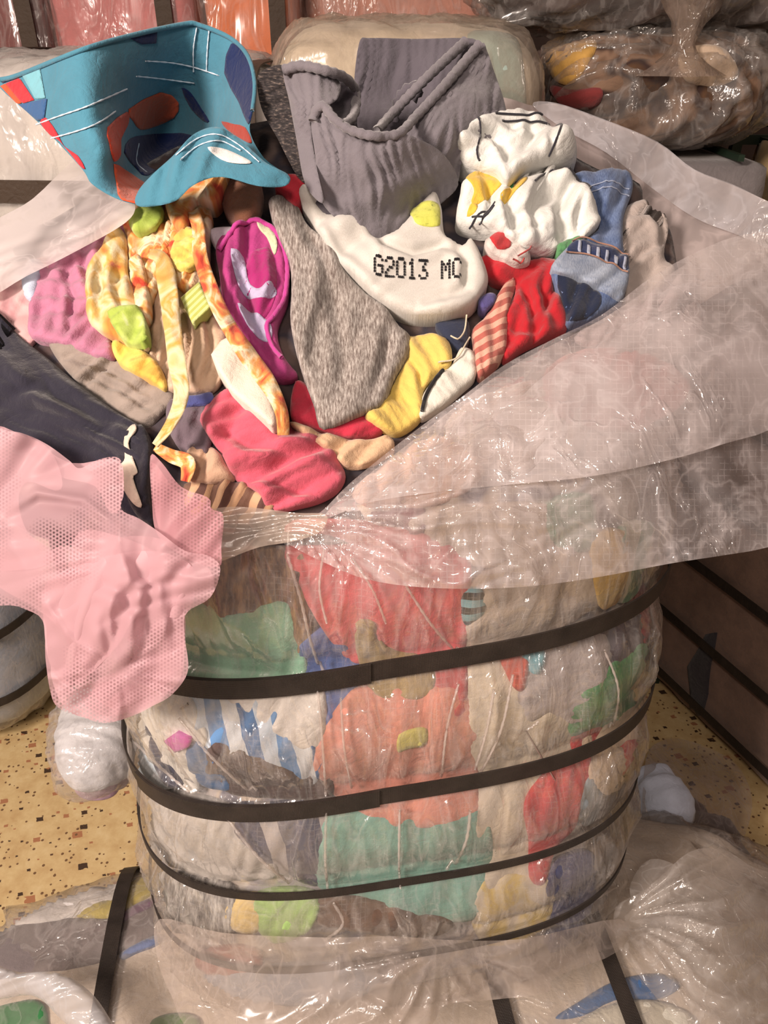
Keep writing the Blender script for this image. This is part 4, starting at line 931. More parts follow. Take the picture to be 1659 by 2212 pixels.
# --- clothes lying behind the plastic flap
garment('rose_cardigan', 'rose pink cardigan showing faintly behind the plastic flap', 'cardigan', [(1180, 800), (1300, 750), (1430, 780), (1490, 850), (1400, 930), (1270, 930), (1180, 890)], C('rose_wool', (214, 120, 116)), 0.008)
garment('beige_jacket', 'beige jacket showing faintly behind the plastic flap', 'jacket', [(960, 920), (1080, 840), (1200, 830), (1270, 930), (1200, 1010), (1050, 1010)], C('jacket_beige', (196, 164, 144)), 0.006)
garment('peach_shirt', 'peach top at the lower left behind the plastic flap', 'top', [(760, 1070), (850, 990), (960, 940), (1050, 1010), (980, 1080), (850, 1110)], C('top_peach', (226, 176, 150)), 0.004)
garment('mauve_grey_top', 'mauve grey top behind the upper part of the plastic flap', 'top', [(1240, 730), (1340, 660), (1450, 600), (1520, 620), (1500, 740), (1420, 780), (1300, 760)], C('mauve_grey', (180, 158, 156)), 0.008)
garment('tan_coat', 'tan brown coat at the right behind the plastic flap', 'coat', [(1270, 940), (1400, 930), (1500, 860), (1540, 800), (1520, 920), (1420, 1000), (1300, 1040)], C('tan_brown', (150, 118, 98)), 0.004)
# ------------------------------------------------------------------ blue swim shorts standing open
def sheet(name, outline, ctrl, mat, parent=None, folds=(), seed=0, thick=0.002, step=7, sub=4, film=False, puff=0.0, edge=30):
    s = Surf(depth=TPS(ctrl), folds=folds, seed=seed)
    o = solid(name, s, outline, mat, parent, step=step, sub=sub, thick=thick, film=film, puff=puff, edge=edge)
    return o, s
sh = thing('swim_shorts', 'blue swim shorts with orange and navy print, leg opening spread wide', 'shorts')
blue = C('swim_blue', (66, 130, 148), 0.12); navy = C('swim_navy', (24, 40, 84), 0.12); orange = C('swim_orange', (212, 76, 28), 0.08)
red = C('swim_red', (206, 30, 44), 0.08); cyan = C('swim_pale_cyan', (112, 176, 184), 0.08); slate = C('swim_slate', (52, 92, 136), 0.08)
stw = C('white_stitch', (206, 216, 222), 0.05)
w_ctrl = [(0, 178, 1.10), (90, 150, 1.05), (180, 112, 1.02), (330, 65, 1.12), (420, 52, 1.17), (500, 85, 1.16), (545, 160, 1.10), (545, 240, 1.05), (560, 330, 1.0), (618, 390, 0.97),
          (60, 250, 1.05), (150, 340, 0.99), (230, 410, 0.955), (300, 440, 0.95), (200, 230, 0.99), (215, 300, 0.97), (300, 190, 1.12), (400, 180, 1.2), (480, 200, 1.16), (340, 300, 1.22), (300, 350, 1.12), (420, 290, 1.2), (470, 330, 1.12), (400, 400, 1.04), (500, 380, 1.03), (255, 330, 1.0)]
o, s = sheet('back_panel', [(0, 168), (44, 159), (179, 105), (278, 76), (398, 50), (430, 52), (497, 80), (537, 119), (553, 179), (547, 239), (540, 285), (571, 342), (622, 384), (557, 398), (477, 380), (418, 398), (378, 430), (318, 443), (258, 432), (199, 398), (175, 362), (80, 262), (0, 190)], w_ctrl, blue, sh, ((60, 240, 0.006), (0, 170, 0.004)), 3)
o['label'] = 'inside face of the shorts leg'
for nm, ol, mt in [('red_print', [(12, 180), (42, 168), (74, 216), (48, 224)], red), ('orange_print', [(0, 186), (12, 180), (48, 224), (36, 224)], orange), ('navy_print_and_shade', [(0, 170), (42, 160), (40, 168), (4, 180)], navy),
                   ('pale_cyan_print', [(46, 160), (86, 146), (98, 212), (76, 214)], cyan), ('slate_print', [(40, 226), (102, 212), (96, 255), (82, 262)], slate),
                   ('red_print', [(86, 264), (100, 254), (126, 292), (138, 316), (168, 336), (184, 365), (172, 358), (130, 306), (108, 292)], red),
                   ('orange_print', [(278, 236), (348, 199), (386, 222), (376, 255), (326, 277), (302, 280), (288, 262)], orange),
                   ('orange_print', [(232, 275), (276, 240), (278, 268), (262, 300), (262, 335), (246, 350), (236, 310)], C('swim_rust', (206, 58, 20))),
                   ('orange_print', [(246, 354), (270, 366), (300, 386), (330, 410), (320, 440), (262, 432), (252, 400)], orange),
                   ('navy_print_and_shade', [(268, 330), (280, 300), (310, 292), (358, 288), (416, 292), (374, 336), (320, 380), (296, 366)], navy),  # this navy patch paints the shaded interior of the leg
                   ('navy_print_and_shade', [(484, 158), (500, 92), (538, 124), (551, 180), (546, 236), (536, 270), (515, 220)], navy),
                   ('navy_print_and_shade', [(280, 82), (340, 70), (338, 94), (305, 96)], navy),
                   ('navy_print_and_shade', [(392, 190), (412, 200), (436, 236), (452, 262), (440, 262), (410, 232)], navy),
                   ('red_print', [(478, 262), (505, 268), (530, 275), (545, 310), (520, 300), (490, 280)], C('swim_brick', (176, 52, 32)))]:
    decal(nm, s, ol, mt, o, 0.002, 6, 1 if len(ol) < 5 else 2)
for ln in ([(78, 269), (130, 250), (190, 229), (275, 192)], [(110, 299), (170, 282), (215, 264), (250, 240)], [(425, 60), (418, 105), (418, 155)], [(452, 62), (448, 105), (446, 155)], [(315, 132), (370, 136), (420, 146), (472, 163)], [(295, 165), (345, 170), (420, 180)], [(300, 310), (295, 350), (318, 372)]):
    px_tube('stitch_line', s, ln, 1.3, stw, o, 0.002, seg=6, wob=0.3)
px_tube('hem_roll', s, [(2, 172), (44, 161), (179, 107), (278, 78), (398, 52), (430, 54), (497, 82), (535, 121), (550, 179), (545, 239)], 4, blue, o, 0.002)
o, s = sheet('front_hem', [(300, 410), (330, 376), (374, 336), (418, 290), (469, 274), (517, 300), (573, 350), (624, 378), (616, 402), (557, 402), (477, 382), (418, 400), (378, 435), (318, 447), (292, 440)],
             [(318, 382, 0.955), (374, 338, 0.955), (420, 292, 0.975), (470, 276, 0.985), (520, 302, 0.975), (575, 352, 0.955), (620, 385, 0.945), (480, 380, 0.93), (418, 398, 0.925), (378, 433, 0.93), (310, 445, 0.94)], blue, sh, ((30, 70, 0.008, 0.3),), 9, step=6)
o['label'] = 'rolled front hem of the shorts leg'
decal('white_lining', s, [(448, 318), (480, 320), (515, 334), (545, 352), (500, 352), (470, 340)], C('white_lining', (226, 214, 204)), o, 0.002)
for ln in ([(380, 335), (425, 300), (470, 290), (515, 312), (560, 350)], [(390, 345), (430, 314), (475, 304), (520, 325)]):
    px_tube('stitch_line', s, ln, 1.3, stw, o, 0.002, seg=6, wob=0.3)
# ------------------------------------------------------------------ grey shorts with shirred waistband
gs = thing('grey_shorts', 'grey jersey shorts with ruffled elastic waistband standing up', 'shorts')
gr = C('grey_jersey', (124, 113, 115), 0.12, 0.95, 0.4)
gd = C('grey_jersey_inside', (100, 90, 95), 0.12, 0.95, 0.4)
ruf = lambda a, wl=20: ((a, wl, 0.0062, 0.55), (a + 80, 150, 0.004))
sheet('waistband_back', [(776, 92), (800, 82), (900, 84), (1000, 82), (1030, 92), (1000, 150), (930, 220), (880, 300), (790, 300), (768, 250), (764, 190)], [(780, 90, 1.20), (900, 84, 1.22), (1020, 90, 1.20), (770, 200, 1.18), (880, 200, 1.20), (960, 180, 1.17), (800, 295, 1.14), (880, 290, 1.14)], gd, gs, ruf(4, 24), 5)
sheet('waistband_right', [(858, 292), (900, 250), (960, 185), (1036, 95), (1052, 110), (1066, 150), (1092, 230), (1092, 292), (1040, 330), (1000, 345), (985, 405), (930, 455), (890, 430)], [(860, 290, 1.03), (950, 195, 1.08), (1035, 95, 1.16), (1066, 150, 1.15), (1092, 240, 1.13), (1090, 290, 1.11), (1000, 345, 1.07), (985, 405, 1.07), (900, 440, 1.06), (960, 300, 1.03), (1030, 220, 1.09)], gr, gs, ruf(15, 19), 6)
fo, fs = sheet('waistband_front', [(672, 270), (682, 238), (700, 228), (722, 256), (760, 282), (812, 294), (862, 288), (905, 300), (960, 335), (990, 400), (935, 452), (880, 500), (835, 520), (790, 510), (750, 492), (700, 445), (688, 400), (680, 330)], [(680, 240, 1.0), (720, 256, 0.985), (812, 294, 0.975), (870, 290, 0.985), (960, 335, 1.03), (985, 400, 1.06), (835, 518, 1.0), (750, 490, 0.985), (700, 440, 0.99), (680, 330, 0.985), (830, 400, 0.972), (760, 380, 0.972), (910, 400, 1.015), (900, 470, 1.035)], gr, gs, ruf(-6, 23), 7)
sheet('waistband_left', [(612, 150), (650, 140), (700, 152), (735, 180), (728, 215), (700, 232), (682, 245), (672, 280), (686, 370), (700, 440), (660, 400), (640, 300), (625, 220)], [(615, 150, 1.04), (700, 152, 1.03), (735, 180, 1.04), (700, 230, 1.0), (675, 290, 1.0), (690, 400, 0.97), (640, 300, 1.02), (625, 220, 1.03)], gr, gs, ruf(0, 20), 8)
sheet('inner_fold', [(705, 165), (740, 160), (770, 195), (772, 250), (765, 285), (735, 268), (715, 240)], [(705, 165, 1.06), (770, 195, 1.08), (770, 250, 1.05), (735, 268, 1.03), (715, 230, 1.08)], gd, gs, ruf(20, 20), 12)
roll = Surf(depth=lambda x, y: TPS([(612, 150, 1.035), (700, 152, 1.025), (738, 178, 1.04), (700, 230, 0.995), (672, 262, 0.998), (720, 256, 0.98), (812, 294, 0.97), (870, 288, 0.98), (950, 195, 1.075), (1036, 93, 1.155), (770, 200, 1.10), (830, 270, 1.05), (920, 170, 1.12), (1010, 88, 1.19)])(x, y))
px_tube('rolled_edge', roll, [(676, 262), (684, 238), (700, 230), (722, 257), (760, 282), (812, 294), (862, 288), (900, 250), (960, 185), (1036, 96)], 9, gr, gs, 0.004, seg=10, wob=0.12)
px_tube('rolled_edge', roll, [(612, 152), (650, 142), (700, 152), (745, 168), (768, 200), (764, 250), (738, 272)], 9, gr, gs, 0.004, seg=10, wob=0.12)
px_tube('rolled_edge', roll, [(812, 285), (860, 232), (920, 170), (1005, 90)], 9, gr, gs, 0.006, seg=10, wob=0.12)
px_tube('drawcord', Surf(depth=lambda x, y: 0 * x + 1.13), [(850, 262), (862, 215), (885, 190), (905, 192), (890, 215)], 10, gd, gs, 0.0, seg=8, wob=0.25)
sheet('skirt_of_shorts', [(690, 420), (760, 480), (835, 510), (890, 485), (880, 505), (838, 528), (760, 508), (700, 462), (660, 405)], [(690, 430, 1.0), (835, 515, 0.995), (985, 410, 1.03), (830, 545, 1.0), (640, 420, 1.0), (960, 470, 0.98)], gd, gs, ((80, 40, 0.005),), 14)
bl = sheet('black_lace_top', [(556, 170), (575, 148), (612, 140), (640, 160), (650, 220), (665, 290), (690, 360), (690, 410), (650, 390), (625, 350), (600, 300), (565, 235)], [(560, 170, 1.09), (620, 145, 1.09), (650, 230, 1.07), (690, 370, 1.03), (640, 370, 1.03), (570, 235, 1.08)], None, None, ((60, 34, 0.005, 0.5),), 17)[0]
t = NT('black_lace'); n = t.noise(t.uv((160, 420, 1), 0.6), 1.0, 3, 0.6)
bl.data.materials.append(t.done(t.principled(t.ramp(n, [(0.42, lin((36, 30, 30))), (0.55, lin((62, 52, 50))), (0.7, lin((126, 106, 92)))]), 0.8, 0.3, 0.2, t.bump(n, 0.7, 0.003))))
tag(bl, 'black lace knit top squeezed between blue shorts and grey shorts', 'top')

# ------------------------------------------------------------------ torn plastic of the bale mouth
flap_ctrl = [(690, 1112, 0.665), (760, 1042, 0.70), (900, 930, 0.755), (1090, 790, 0.83), (1300, 682, 0.90), (1420, 592, 0.95), (1560, 522, 1.0), (1760, 480, 1.05),
             (800, 1110, 0.645), (1000, 1080, 0.66), (1270, 1055, 0.70), (1500, 1010, 0.76), (1760, 960, 0.83), (1100, 940, 0.735), (1350, 850, 0.80), (1600, 750, 0.88),
             (620, 1165, 0.645), (720, 1230, 0.625), (880, 1265, 0.61), (1050, 1270, 0.61), (1290, 1245, 0.64), (1450, 1215, 0.67), (1659, 1180, 0.72), (1760, 1150, 0.75)]
fo, fsurf = sheet('plastic_flap', [(640, 1120), (690, 1108), (760, 1040), (900, 928), (1000, 856), (1090, 788), (1200, 730), (1300, 680), (1420, 590), (1560, 520), (1660, 500), (1770, 490), (1780, 800), (1770, 1140), (1659, 1182), (1560, 1200), (1450, 1217), (1290, 1247), (1150, 1266), (1010, 1272), (880, 1266), (780, 1248), (700, 1215), (640, 1185), (608, 1160)],
      flap_ctrl, M['film_flap'], bale, (radial_folds(660, 1130, 9.0, 0.011, 200, 3), radial_folds(660, 1130, 21.0, 0.003, 120, 8), (70, 46, 0.0022, 0.6), (160, 70, 0.002, 0.5)), 5, film=True, step=6)
fo['label'] = 'torn woven plastic flap hanging over the front right rim'
fo2, _ = sheet('plastic_flap', [(700, 1120), (800, 1085), (950, 1062), (1120, 1045), (1270, 1030), (1420, 1000), (1560, 960), (1700, 900), (1770, 700), (1770, 520), (1560, 530), (1300, 690), (1090, 800), (900, 945), (760, 1055)],
      [(700, 1120, 0.655), (800, 1090, 0.655), (1120, 1045, 0.685), (1420, 1000, 0.735), (1700, 900, 0.83), (1770, 520, 1.06), (1560, 530, 1.01), (1300, 690, 0.905), (1090, 800, 0.835), (900, 945, 0.755), (760, 1055, 0.70), (1200, 900, 0.75), (1500, 780, 0.83)],
      film('woven_polythene_upper', 0.46, rough=0.15, grid=0.12, crinkle=2.0, gain=1.1, veil=(255, 234, 226)), bale, (radial_folds(660, 1130, 13.0, 0.005, 200, 13), (60, 60, 0.003, 0.5)), 6, film=True, step=7)
fo2['label'] = 'second layer of the torn plastic flap'
bo, _ = sheet('plastic_back', [(1040, 215), (1095, 212), (1150, 228), (1200, 224), (1300, 258), (1420, 308), (1500, 368), (1600, 408), (1720, 480), (1720, 620), (1620, 600), (1540, 640), (1440, 700), (1340, 720), (1230, 600), (1150, 450), (1060, 330)],
      [(1050, 215, 1.22), (1200, 225, 1.25), (1420, 310, 1.24), (1600, 410, 1.18), (1720, 480, 1.12), (1720, 620, 1.07), (1540, 640, 1.06), (1340, 720, 1.0), (1230, 600, 1.06), (1150, 450, 1.13), (1060, 330, 1.19), (1350, 450, 1.17), (1480, 500, 1.15)],
      film('back_film', 0.8, rough=0.28, crinkle=0.6, gain=0.5, veil=(226, 200, 190)), bale, ((60, 90, 0.006, 0.5), (20, 50, 0.003, 0.5)), 15, film=True)
bo['label'] = 'milky plastic standing up behind the clothes'
bo, bs = sheet('plastic_back_edge', [(1150, 226), (1200, 222), (1300, 256), (1420, 306), (1500, 366), (1600, 406), (1720, 478), (1720, 560), (1600, 510), (1500, 470), (1400, 400), (1310, 330), (1220, 280)],
      [(1160, 225, 1.235), (1300, 256, 1.23), (1420, 306, 1.225), (1600, 406, 1.165), (1720, 478, 1.105), (1720, 560, 1.09), (1500, 470, 1.15), (1310, 330, 1.2), (1220, 280, 1.21)], film('crisp_hem_film', 0.5, rough=0.22, crinkle=1.0, gain=0.75, veil=(236, 224, 222)), bale, ((60, 40, 0.004, 0.6),), 16, film=True, step=6)
bo['label'] = 'folded frosted hem along the back rim'
lo, _ = sheet('plastic_left', [(-40, 500), (0, 470), (70, 430), (165, 345), (210, 372), (262, 408), (292, 442), (270, 482), (160, 545), (60, 595), (-40, 640)],
      [(-40, 500, 1.02), (70, 430, 1.06), (165, 345, 1.12), (262, 408, 1.05), (290, 445, 0.99), (160, 545, 0.965), (-40, 640, 0.93)], film('frosted_film', 0.88, rough=0.3, crinkle=0.5, gain=0.45, veil=(232, 212, 202)), bale, ((70, 36, 0.004, 0.5),), 18, film=True, step=6)
lo['label'] = 'frosted plastic strip over the left rim'
lo, _ = sheet('plastic_front_strip', [(405, 1120), (480, 1096), (560, 1098), (640, 1108), (705, 1112), (690, 1150), (630, 1170), (560, 1182), (490, 1208), (430, 1228), (400, 1200)],
      [(405, 1120, 0.655), (480, 1096, 0.665), (640, 1108, 0.66), (705, 1115, 0.65), (630, 1170, 0.635), (490, 1208, 0.625), (400, 1210, 0.625)], film('frosted_strip', 0.55, rough=0.25, crinkle=0.7, gain=0.55, veil=(214, 188, 166)), bale, ((85, 26, 0.004, 0.5),), 19, film=True, step=5)
lo['label'] = 'frosted plastic strip along the front rim'

# ------------------------------------------------------------------ pink tulle
def tulle_mat(name, lo, hi, c=(232, 178, 180)):
    t = NT(name); uv = t.uv()
    sx = t.n('ShaderNodeSeparateXYZ'); t.l(uv, sx.inputs[0])
    k = 2 * math.pi / 0.0040
    tot = None
    for a in (0, 60, 120):
        u = t.math('ADD', t.math('MULTIPLY', sx.outputs[0], math.cos(math.radians(a)) * k), t.math('MULTIPLY', sx.outputs[1], math.sin(math.radians(a)) * k))
        cs = t.math('COSINE', u); tot = cs if tot is None else t.math('ADD', tot, cs)
    hole = t.math('MULTIPLY', t.math('MULTIPLY_ADD', t.math('SUBTRACT', tot, 0.1), 1.2, 0.0, clamp=True), t.math('MULTIPLY_ADD', t.math('SUBTRACT', t.noise(uv, 9, 2), 0.47), 7.0, 0.10, clamp=True))
    df = t.n('ShaderNodeBsdfDiffuse'); df.inputs[0].default_value = lin(c)
    tl = t.n('ShaderNodeBsdfTranslucent'); tl.inputs[0].default_value = lin(c)
    gl = t.n('ShaderNodeBsdfGlossy'); gl.inputs['Roughness'].default_value = 0.4; gl.inputs[0].default_value = lin((255, 220, 214))
    body = t.mixs(0.015, t.mixs(0.4, df.outputs[0], tl.outputs[0]), gl.outputs[0])
    tr = t.n('ShaderNodeBsdfTransparent')
    fac = t.math('MULTIPLY_ADD', hole, lo - hi, hi)
    return t.done(t.mixs(fac, tr.outputs[0], body))
tu = thing('tulle_skirt', 'sheer pink tulle skirt hanging over the left front of the bale', 'skirt')
tm1, tm2, tm3 = tulle_mat('pink_tulle', 0.10, 0.62), tulle_mat('pink_tulle_folded', 0.50, 0.70), tulle_mat('pink_tulle_back', 0.3, 0.66, (216, 150, 154))
tctrl = [(-40, 940, 0.69), (50, 935, 0.70), (150, 1000, 0.685), (262, 990, 0.675), (330, 1150, 0.61), (470, 1230, 0.585), (400, 1330, 0.575), (405, 1450, 0.56), (290, 1550, 0.555), (140, 1540, 0.575), (95, 1400, 0.60), (-40, 1280, 0.66), (150, 1200, 0.61), (250, 1300, 0.575)]
tl_out = [(-40, 945), (20, 932), (60, 940), (105, 962), (150, 995), (172, 1012), (215, 992), (260, 992), (268, 1060), (262, 1100), (300, 1120), (345, 1150), (400, 1190), (450, 1200), (476, 1228), (455, 1290), (402, 1325), (400, 1380), (406, 1450), (372, 1500), (330, 1525), (290, 1545), (230, 1562), (180, 1550), (125, 1528), (108, 1490), (98, 1420), (92, 1340), (40, 1310), (-40, 1270)]
o, _ = sheet('outer_layer', tl_out, tctrl, tm1, tu, (radial_folds(250, 1450, 4.0, 0.008, 200, 4), (30, 110, 0.010, 0.6), (70, 55, 0.003, 0.6), crease([(40, 1090), (80, 1065), (180, 1080), (240, 1130)], 10, 0.007), crease([(100, 1330), (200, 1260), (270, 1280), (330, 1390)], 15, -0.007), crease([(250, 1180), (330, 1260), (300, 1420), (200, 1500)], 15, -0.007), crease([(420, 1210), (360, 1260), (380, 1400)], 13, -0.007)), 21, film=True, step=6)
o, _ = sheet('inner_layer', [(-40, 1160), (60, 1210), (130, 1180), (200, 1190), (262, 1160), (350, 1165), (440, 1215), (460, 1270), (396, 1310), (396, 1450), (330, 1515), (230, 1548), (170, 1500), (150, 1400), (100, 1330), (-40, 1240)], [(a, b, c + 0.022) for a, b, c in tctrl], tm2, tu, ((20, 80, 0.010, 0.4), (60, 120, 0.006)), 22, film=True, step=7)
o, _ = sheet('inner_layer', [(170, 1150), (260, 1160), (340, 1200), (390, 1300), (390, 1440), (320, 1500), (240, 1530), (200, 1480), (290, 1420), (230, 1330), (150, 1260)], [(a, b, c + 0.012) for a, b, c in tctrl], tm2, tu, ((35, 60, 0.008, 0.4),), 23, film=True, step=7)
o, _ = sheet('inner_layer', [(-40, 935), (60, 945), (110, 975), (135, 1040), (120, 1060), (60, 1040), (40, 1080), (60, 1150), (120, 1200), (60, 1230), (-40, 1200)], [(a, b, c + 0.014) for a, b, c in tctrl], tm2, tu, ((35, 60, 0.006, 0.4),), 25, film=True, step=7)
o, _ = sheet('side_layer', [(325, 985), (350, 1000), (392, 1052), (450, 1075), (456, 1100), (482, 1112), (478, 1180), (472, 1225), (400, 1205), (340, 1155), (328, 1080)], [(330, 990, 0.655), (392, 1052, 0.64), (482, 1112, 0.62), (472, 1225, 0.598), (340, 1155, 0.615), (400, 1130, 0.618)], tm3, tu, ((30, 60, 0.006, 0.4),), 24, film=True, step=6)
o, _ = sheet('side_layer', [(328, 1000), (380, 1060), (440, 1085), (470, 1120), (468, 1210), (400, 1195), (345, 1150)], [(330, 990, 0.665), (392, 1052, 0.65), (482, 1112, 0.632), (472, 1225, 0.61), (340, 1155, 0.627), (400, 1130, 0.63)], tm3, tu, ((10, 60, 0.006, 0.4),), 27, film=True, step=6)

for k, ol in enumerate([[(100, 1260), (200, 1210), (330, 1190), (420, 1230), (400, 1330), (300, 1330), (250, 1400), (160, 1480), (110, 1440), (95, 1350)], [(180, 1330), (300, 1240), (390, 1260), (396, 1440), (360, 1500), (290, 1540), (230, 1520), (310, 1450), (290, 1390)], [(60, 940), (150, 1000), (258, 995), (260, 1095), (236, 1105), (205, 1050), (130, 1030), (90, 990)], [(110, 1440), (180, 1500), (240, 1470), (330, 1500), (290, 1543), (230, 1558), (140, 1530)]]):
    sheet('inner_layer', ol, [(p, q, r + 0.006 + 0.006 * k) for p, q, r in tctrl], tm2, tu, ((20 + 35 * k, 70, 0.007, 0.5),), 60 + k, film=True, step=7)
# ------------------------------------------------------------------ the other bales and bags
def superbox(c, half, yaw, n=5.0, k=26, disp=0.01, seed=0, off=0.0, freq=9.0):
    g = np.linspace(-1, 1, k); V = []; F = []
    for ax in range(3):
        for sgn in (-1, 1):
            A, B = np.meshgrid(g, g); Pn = np.zeros((k * k, 3)); o1, o2 = [q for q in range(3) if q != ax]
            Pn[:, ax] = sgn; Pn[:, o1] = A.ravel(); Pn[:, o2] = B.ravel()
            b0 = len(V) and sum(len(x) for x in V); V.append(Pn); st = b0 or 0
            flip = (sgn > 0) != (ax == 1)
            for i in range(k - 1):
                for j in range(k - 1):
                    q = [st + i * k + j, st + i * k + j + 1, st + (i + 1) * k + j + 1, st + (i + 1) * k + j]
                    F.append(q if flip else q[::-1])
    D = np.vstack(V); keys = {}; remap = np.empty(len(D), int); U = []
    for i, d in enumerate(np.round(D, 5)):
        kk = tuple(d)
        if kk not in keys: keys[kk] = len(U); U.append(D[i])
        remap[i] = keys[kk]
    D = np.array(U); F = [[int(remap[a]) for a in f] for f in F]
    r = (np.abs(D) ** n).sum(1) ** (-1.0 / n)
    L = D * r[:, None]
    nz = fbm(L[:, 0] * freq * half[0] + L[:, 1] * 3.1 + 9, L[:, 2] * freq * half[2] + L[:, 1] * freq * half[1], seed, 3)
    L = L * (np.asarray(half) + off) * (1 + (disp * nz / min(half))[:, None] * 0.7)
    cs, sn = math.cos(yaw), math.sin(yaw)
    X = np.stack([L[:, 0] * cs - L[:, 1] * sn, L[:, 0] * sn + L[:, 1] * cs, L[:, 2]], -1) + np.asarray(c)
    uv = np.stack([L[:, 0] + L[:, 1], L[:, 2] + 0.3 * L[:, 1]], -1)
    return X, F, uv
def strap_on_box(c, half, yaw, axis, pos, wid, parent, n=5.0, off=0.016, cnt=96, mat=None):
    a = np.arange(cnt) / cnt * 2 * np.pi; o1, o2 = [q for q in range(3) if q != axis]
    t = pos / half[axis]; sc = max(0.05, 1 - abs(t) ** n) ** (1.0 / n)
    r = (np.abs(np.cos(a)) ** n + np.abs(np.sin(a)) ** n) ** (-1.0 / n)
    def ring(o, d):
        L = np.zeros((cnt, 3)); L[:, o1] = r * np.cos(a) * (half[o1] * sc + o); L[:, o2] = r * np.sin(a) * (half[o2] * sc + o); L[:, axis] = pos + d
        cs, sn = math.cos(yaw), math.sin(yaw)
        return np.stack([L[:, 0] * cs - L[:, 1] * sn, L[:, 0] * sn + L[:, 1] * cs, L[:, 2]], -1) + np.asarray(c)
    R = [ring(off, -wid / 2), ring(off + 0.0025, -wid / 2), ring(off + 0.0025, wid / 2), ring(off, wid / 2)]
    V = np.stack(R, 1).reshape(-1, 3); F = []
    for i in range(cnt):
        j = (i + 1) % cnt
        for k in range(4): F.append([i * 4 + k, j * 4 + k, j * 4 + (k + 1) % 4, i * 4 + (k + 1) % 4])
    return new_obj('strap', V, F, mat or M['strap'], parent, np.tile([[0, 0], [0, 0], [0, wid], [0, wid]], (cnt, 1)) + np.repeat(a[:, None] * 0.3, 4, 0) * [[1, 0]], smooth=False)
def box_bale(name, label, c, half, yaw, core_mat, film_mat, straps=(), n=5.0, seed=0, disp=0.006, wid=0.022, cat='bale', k=26, smat=None):
    root = thing(name, label, cat)
    V, F, uv = superbox(c, half, yaw, n, k, disp, seed)
    new_obj('packed_clothes', V, F, core_mat, root, uv)
    bv = bvh_of(V, F)
    if film_mat:
        V2, F2, uv2 = superbox(c, half, yaw, n, 44, disp * 1.3, seed, 0.011, 16.0)
        new_obj('plastic_wrap', V2, F2, film_mat, root, uv2)
    for ax, p in straps: strap_on_box(c, half, yaw, ax, p, wid, root, n, mat=smat)
    return root, bv
def on_box(bv, name, label, cat, outline, mat, lift=0.002, folds=((20, 60, 0.003),), puff=0.004, edge=20, step=9, sub=3):
    s = Surf(bvh=bv, folds=folds, seed=hash_(label) % 997, lift=lift, fallback=1.4, clip=True)
    o = solid(name, s, outline, mat, None, step=step, sub=sub, puff=puff, edge=edge)
    return tag(o, label, cat)
# --- bale lying under the main one
cream_core = C('cream_packed_cloth', (214, 190, 168), 0.12)
low, lb = box_bale('lying_bale', 'wide cream and grey bale lying flat under the upright bale', (0.03, 0.50, 0.14), (0.76, 0.40, 0.14), math.radians(8), cream_core, M['film_back'], [(0, -0.43), (0, 0.15), (0, 0.331)], n=4.0, seed=3, wid=0.024, k=40)
on_box(lb, 'white_towel', 'white towel under plastic at the back left of the lying bale', 'towel', [(10, 2000), (60, 1930), (150, 1870), (240, 1850), (300, 1840), (320, 1880), (240, 1950), (150, 1985), (60, 2000)], C('white_towelling', (232, 218, 208)), 0.006)
on_box(lb, 'yellow_cloth', 'mustard yellow cloth strip in the lying bale', 'cloth', [(160, 1965), (240, 1945), (300, 1900), (340, 1890), (345, 1920), (270, 1970), (240, 1985), (170, 1982)], C('mustard', (196, 170, 64)), 0.006)
on_box(lb, 'purple_piping', 'plum purple edging on grey cloth in the lying bale', 'trim', [(255, 1985), (300, 1955), (345, 1940), (345, 1955), (300, 1975), (260, 2000)], C('plum_edge', (112, 74, 98)), 0.009, ())
on_box(lb, 'grey_blanket', 'grey brown blanket across the left of the lying bale', 'blanket', [(-40, 1990), (60, 1995), (150, 1985), (240, 1985), (345, 1955), (350, 2010), (260, 2060), (200, 2085), (100, 2100), (-40, 2110)], C('grey_brown', (128, 112, 108)), 0.004)
on_box(lb, 'blue_edge_cloth', 'slate blue cloth edge in the lying bale', 'cloth', [(262, 2062), (300, 2040), (345, 2022), (345, 2040), (300, 2058), (264, 2075)], C('slate_blue', (110, 116, 142)), 0.009, ())
on_box(lb, 'blue_sheet', 'bright blue folded cloth at the right of the lying bale', 'cloth', [(1200, 2200), (1250, 2165), (1330, 2120), (1420, 2105), (1470, 2130), (1420, 2160), (1330, 2160), (1260, 2195)], C('bright_blue', (70, 110, 160)), 0.006)
on_box(lb, 'pale_sheet', 'pale cream sheet below the bright blue cloth', 'sheet', [(1260, 2200), (1340, 2165), (1430, 2165), (1500, 2200), (1480, 2240), (1260, 2240)], C('pale_cream', (222, 208, 186)), 0.005)
on_box(lb, 'green_cloth', 'green cloth corner at the bottom left of the picture', 'cloth', [(-30, 2190), (40, 2165), (95, 2170), (95, 2240), (-30, 2240)], C('kelly_green', (40, 120, 60)), 0.006)
on_box(lb, 'green_stripe_cloth', 'moss green cloth at the bottom edge beside the black strap', 'cloth', [(330, 2205), (380, 2190), (430, 2200), (420, 2240), (330, 2240)], C('moss_green', (112, 130, 84)), 0.006)
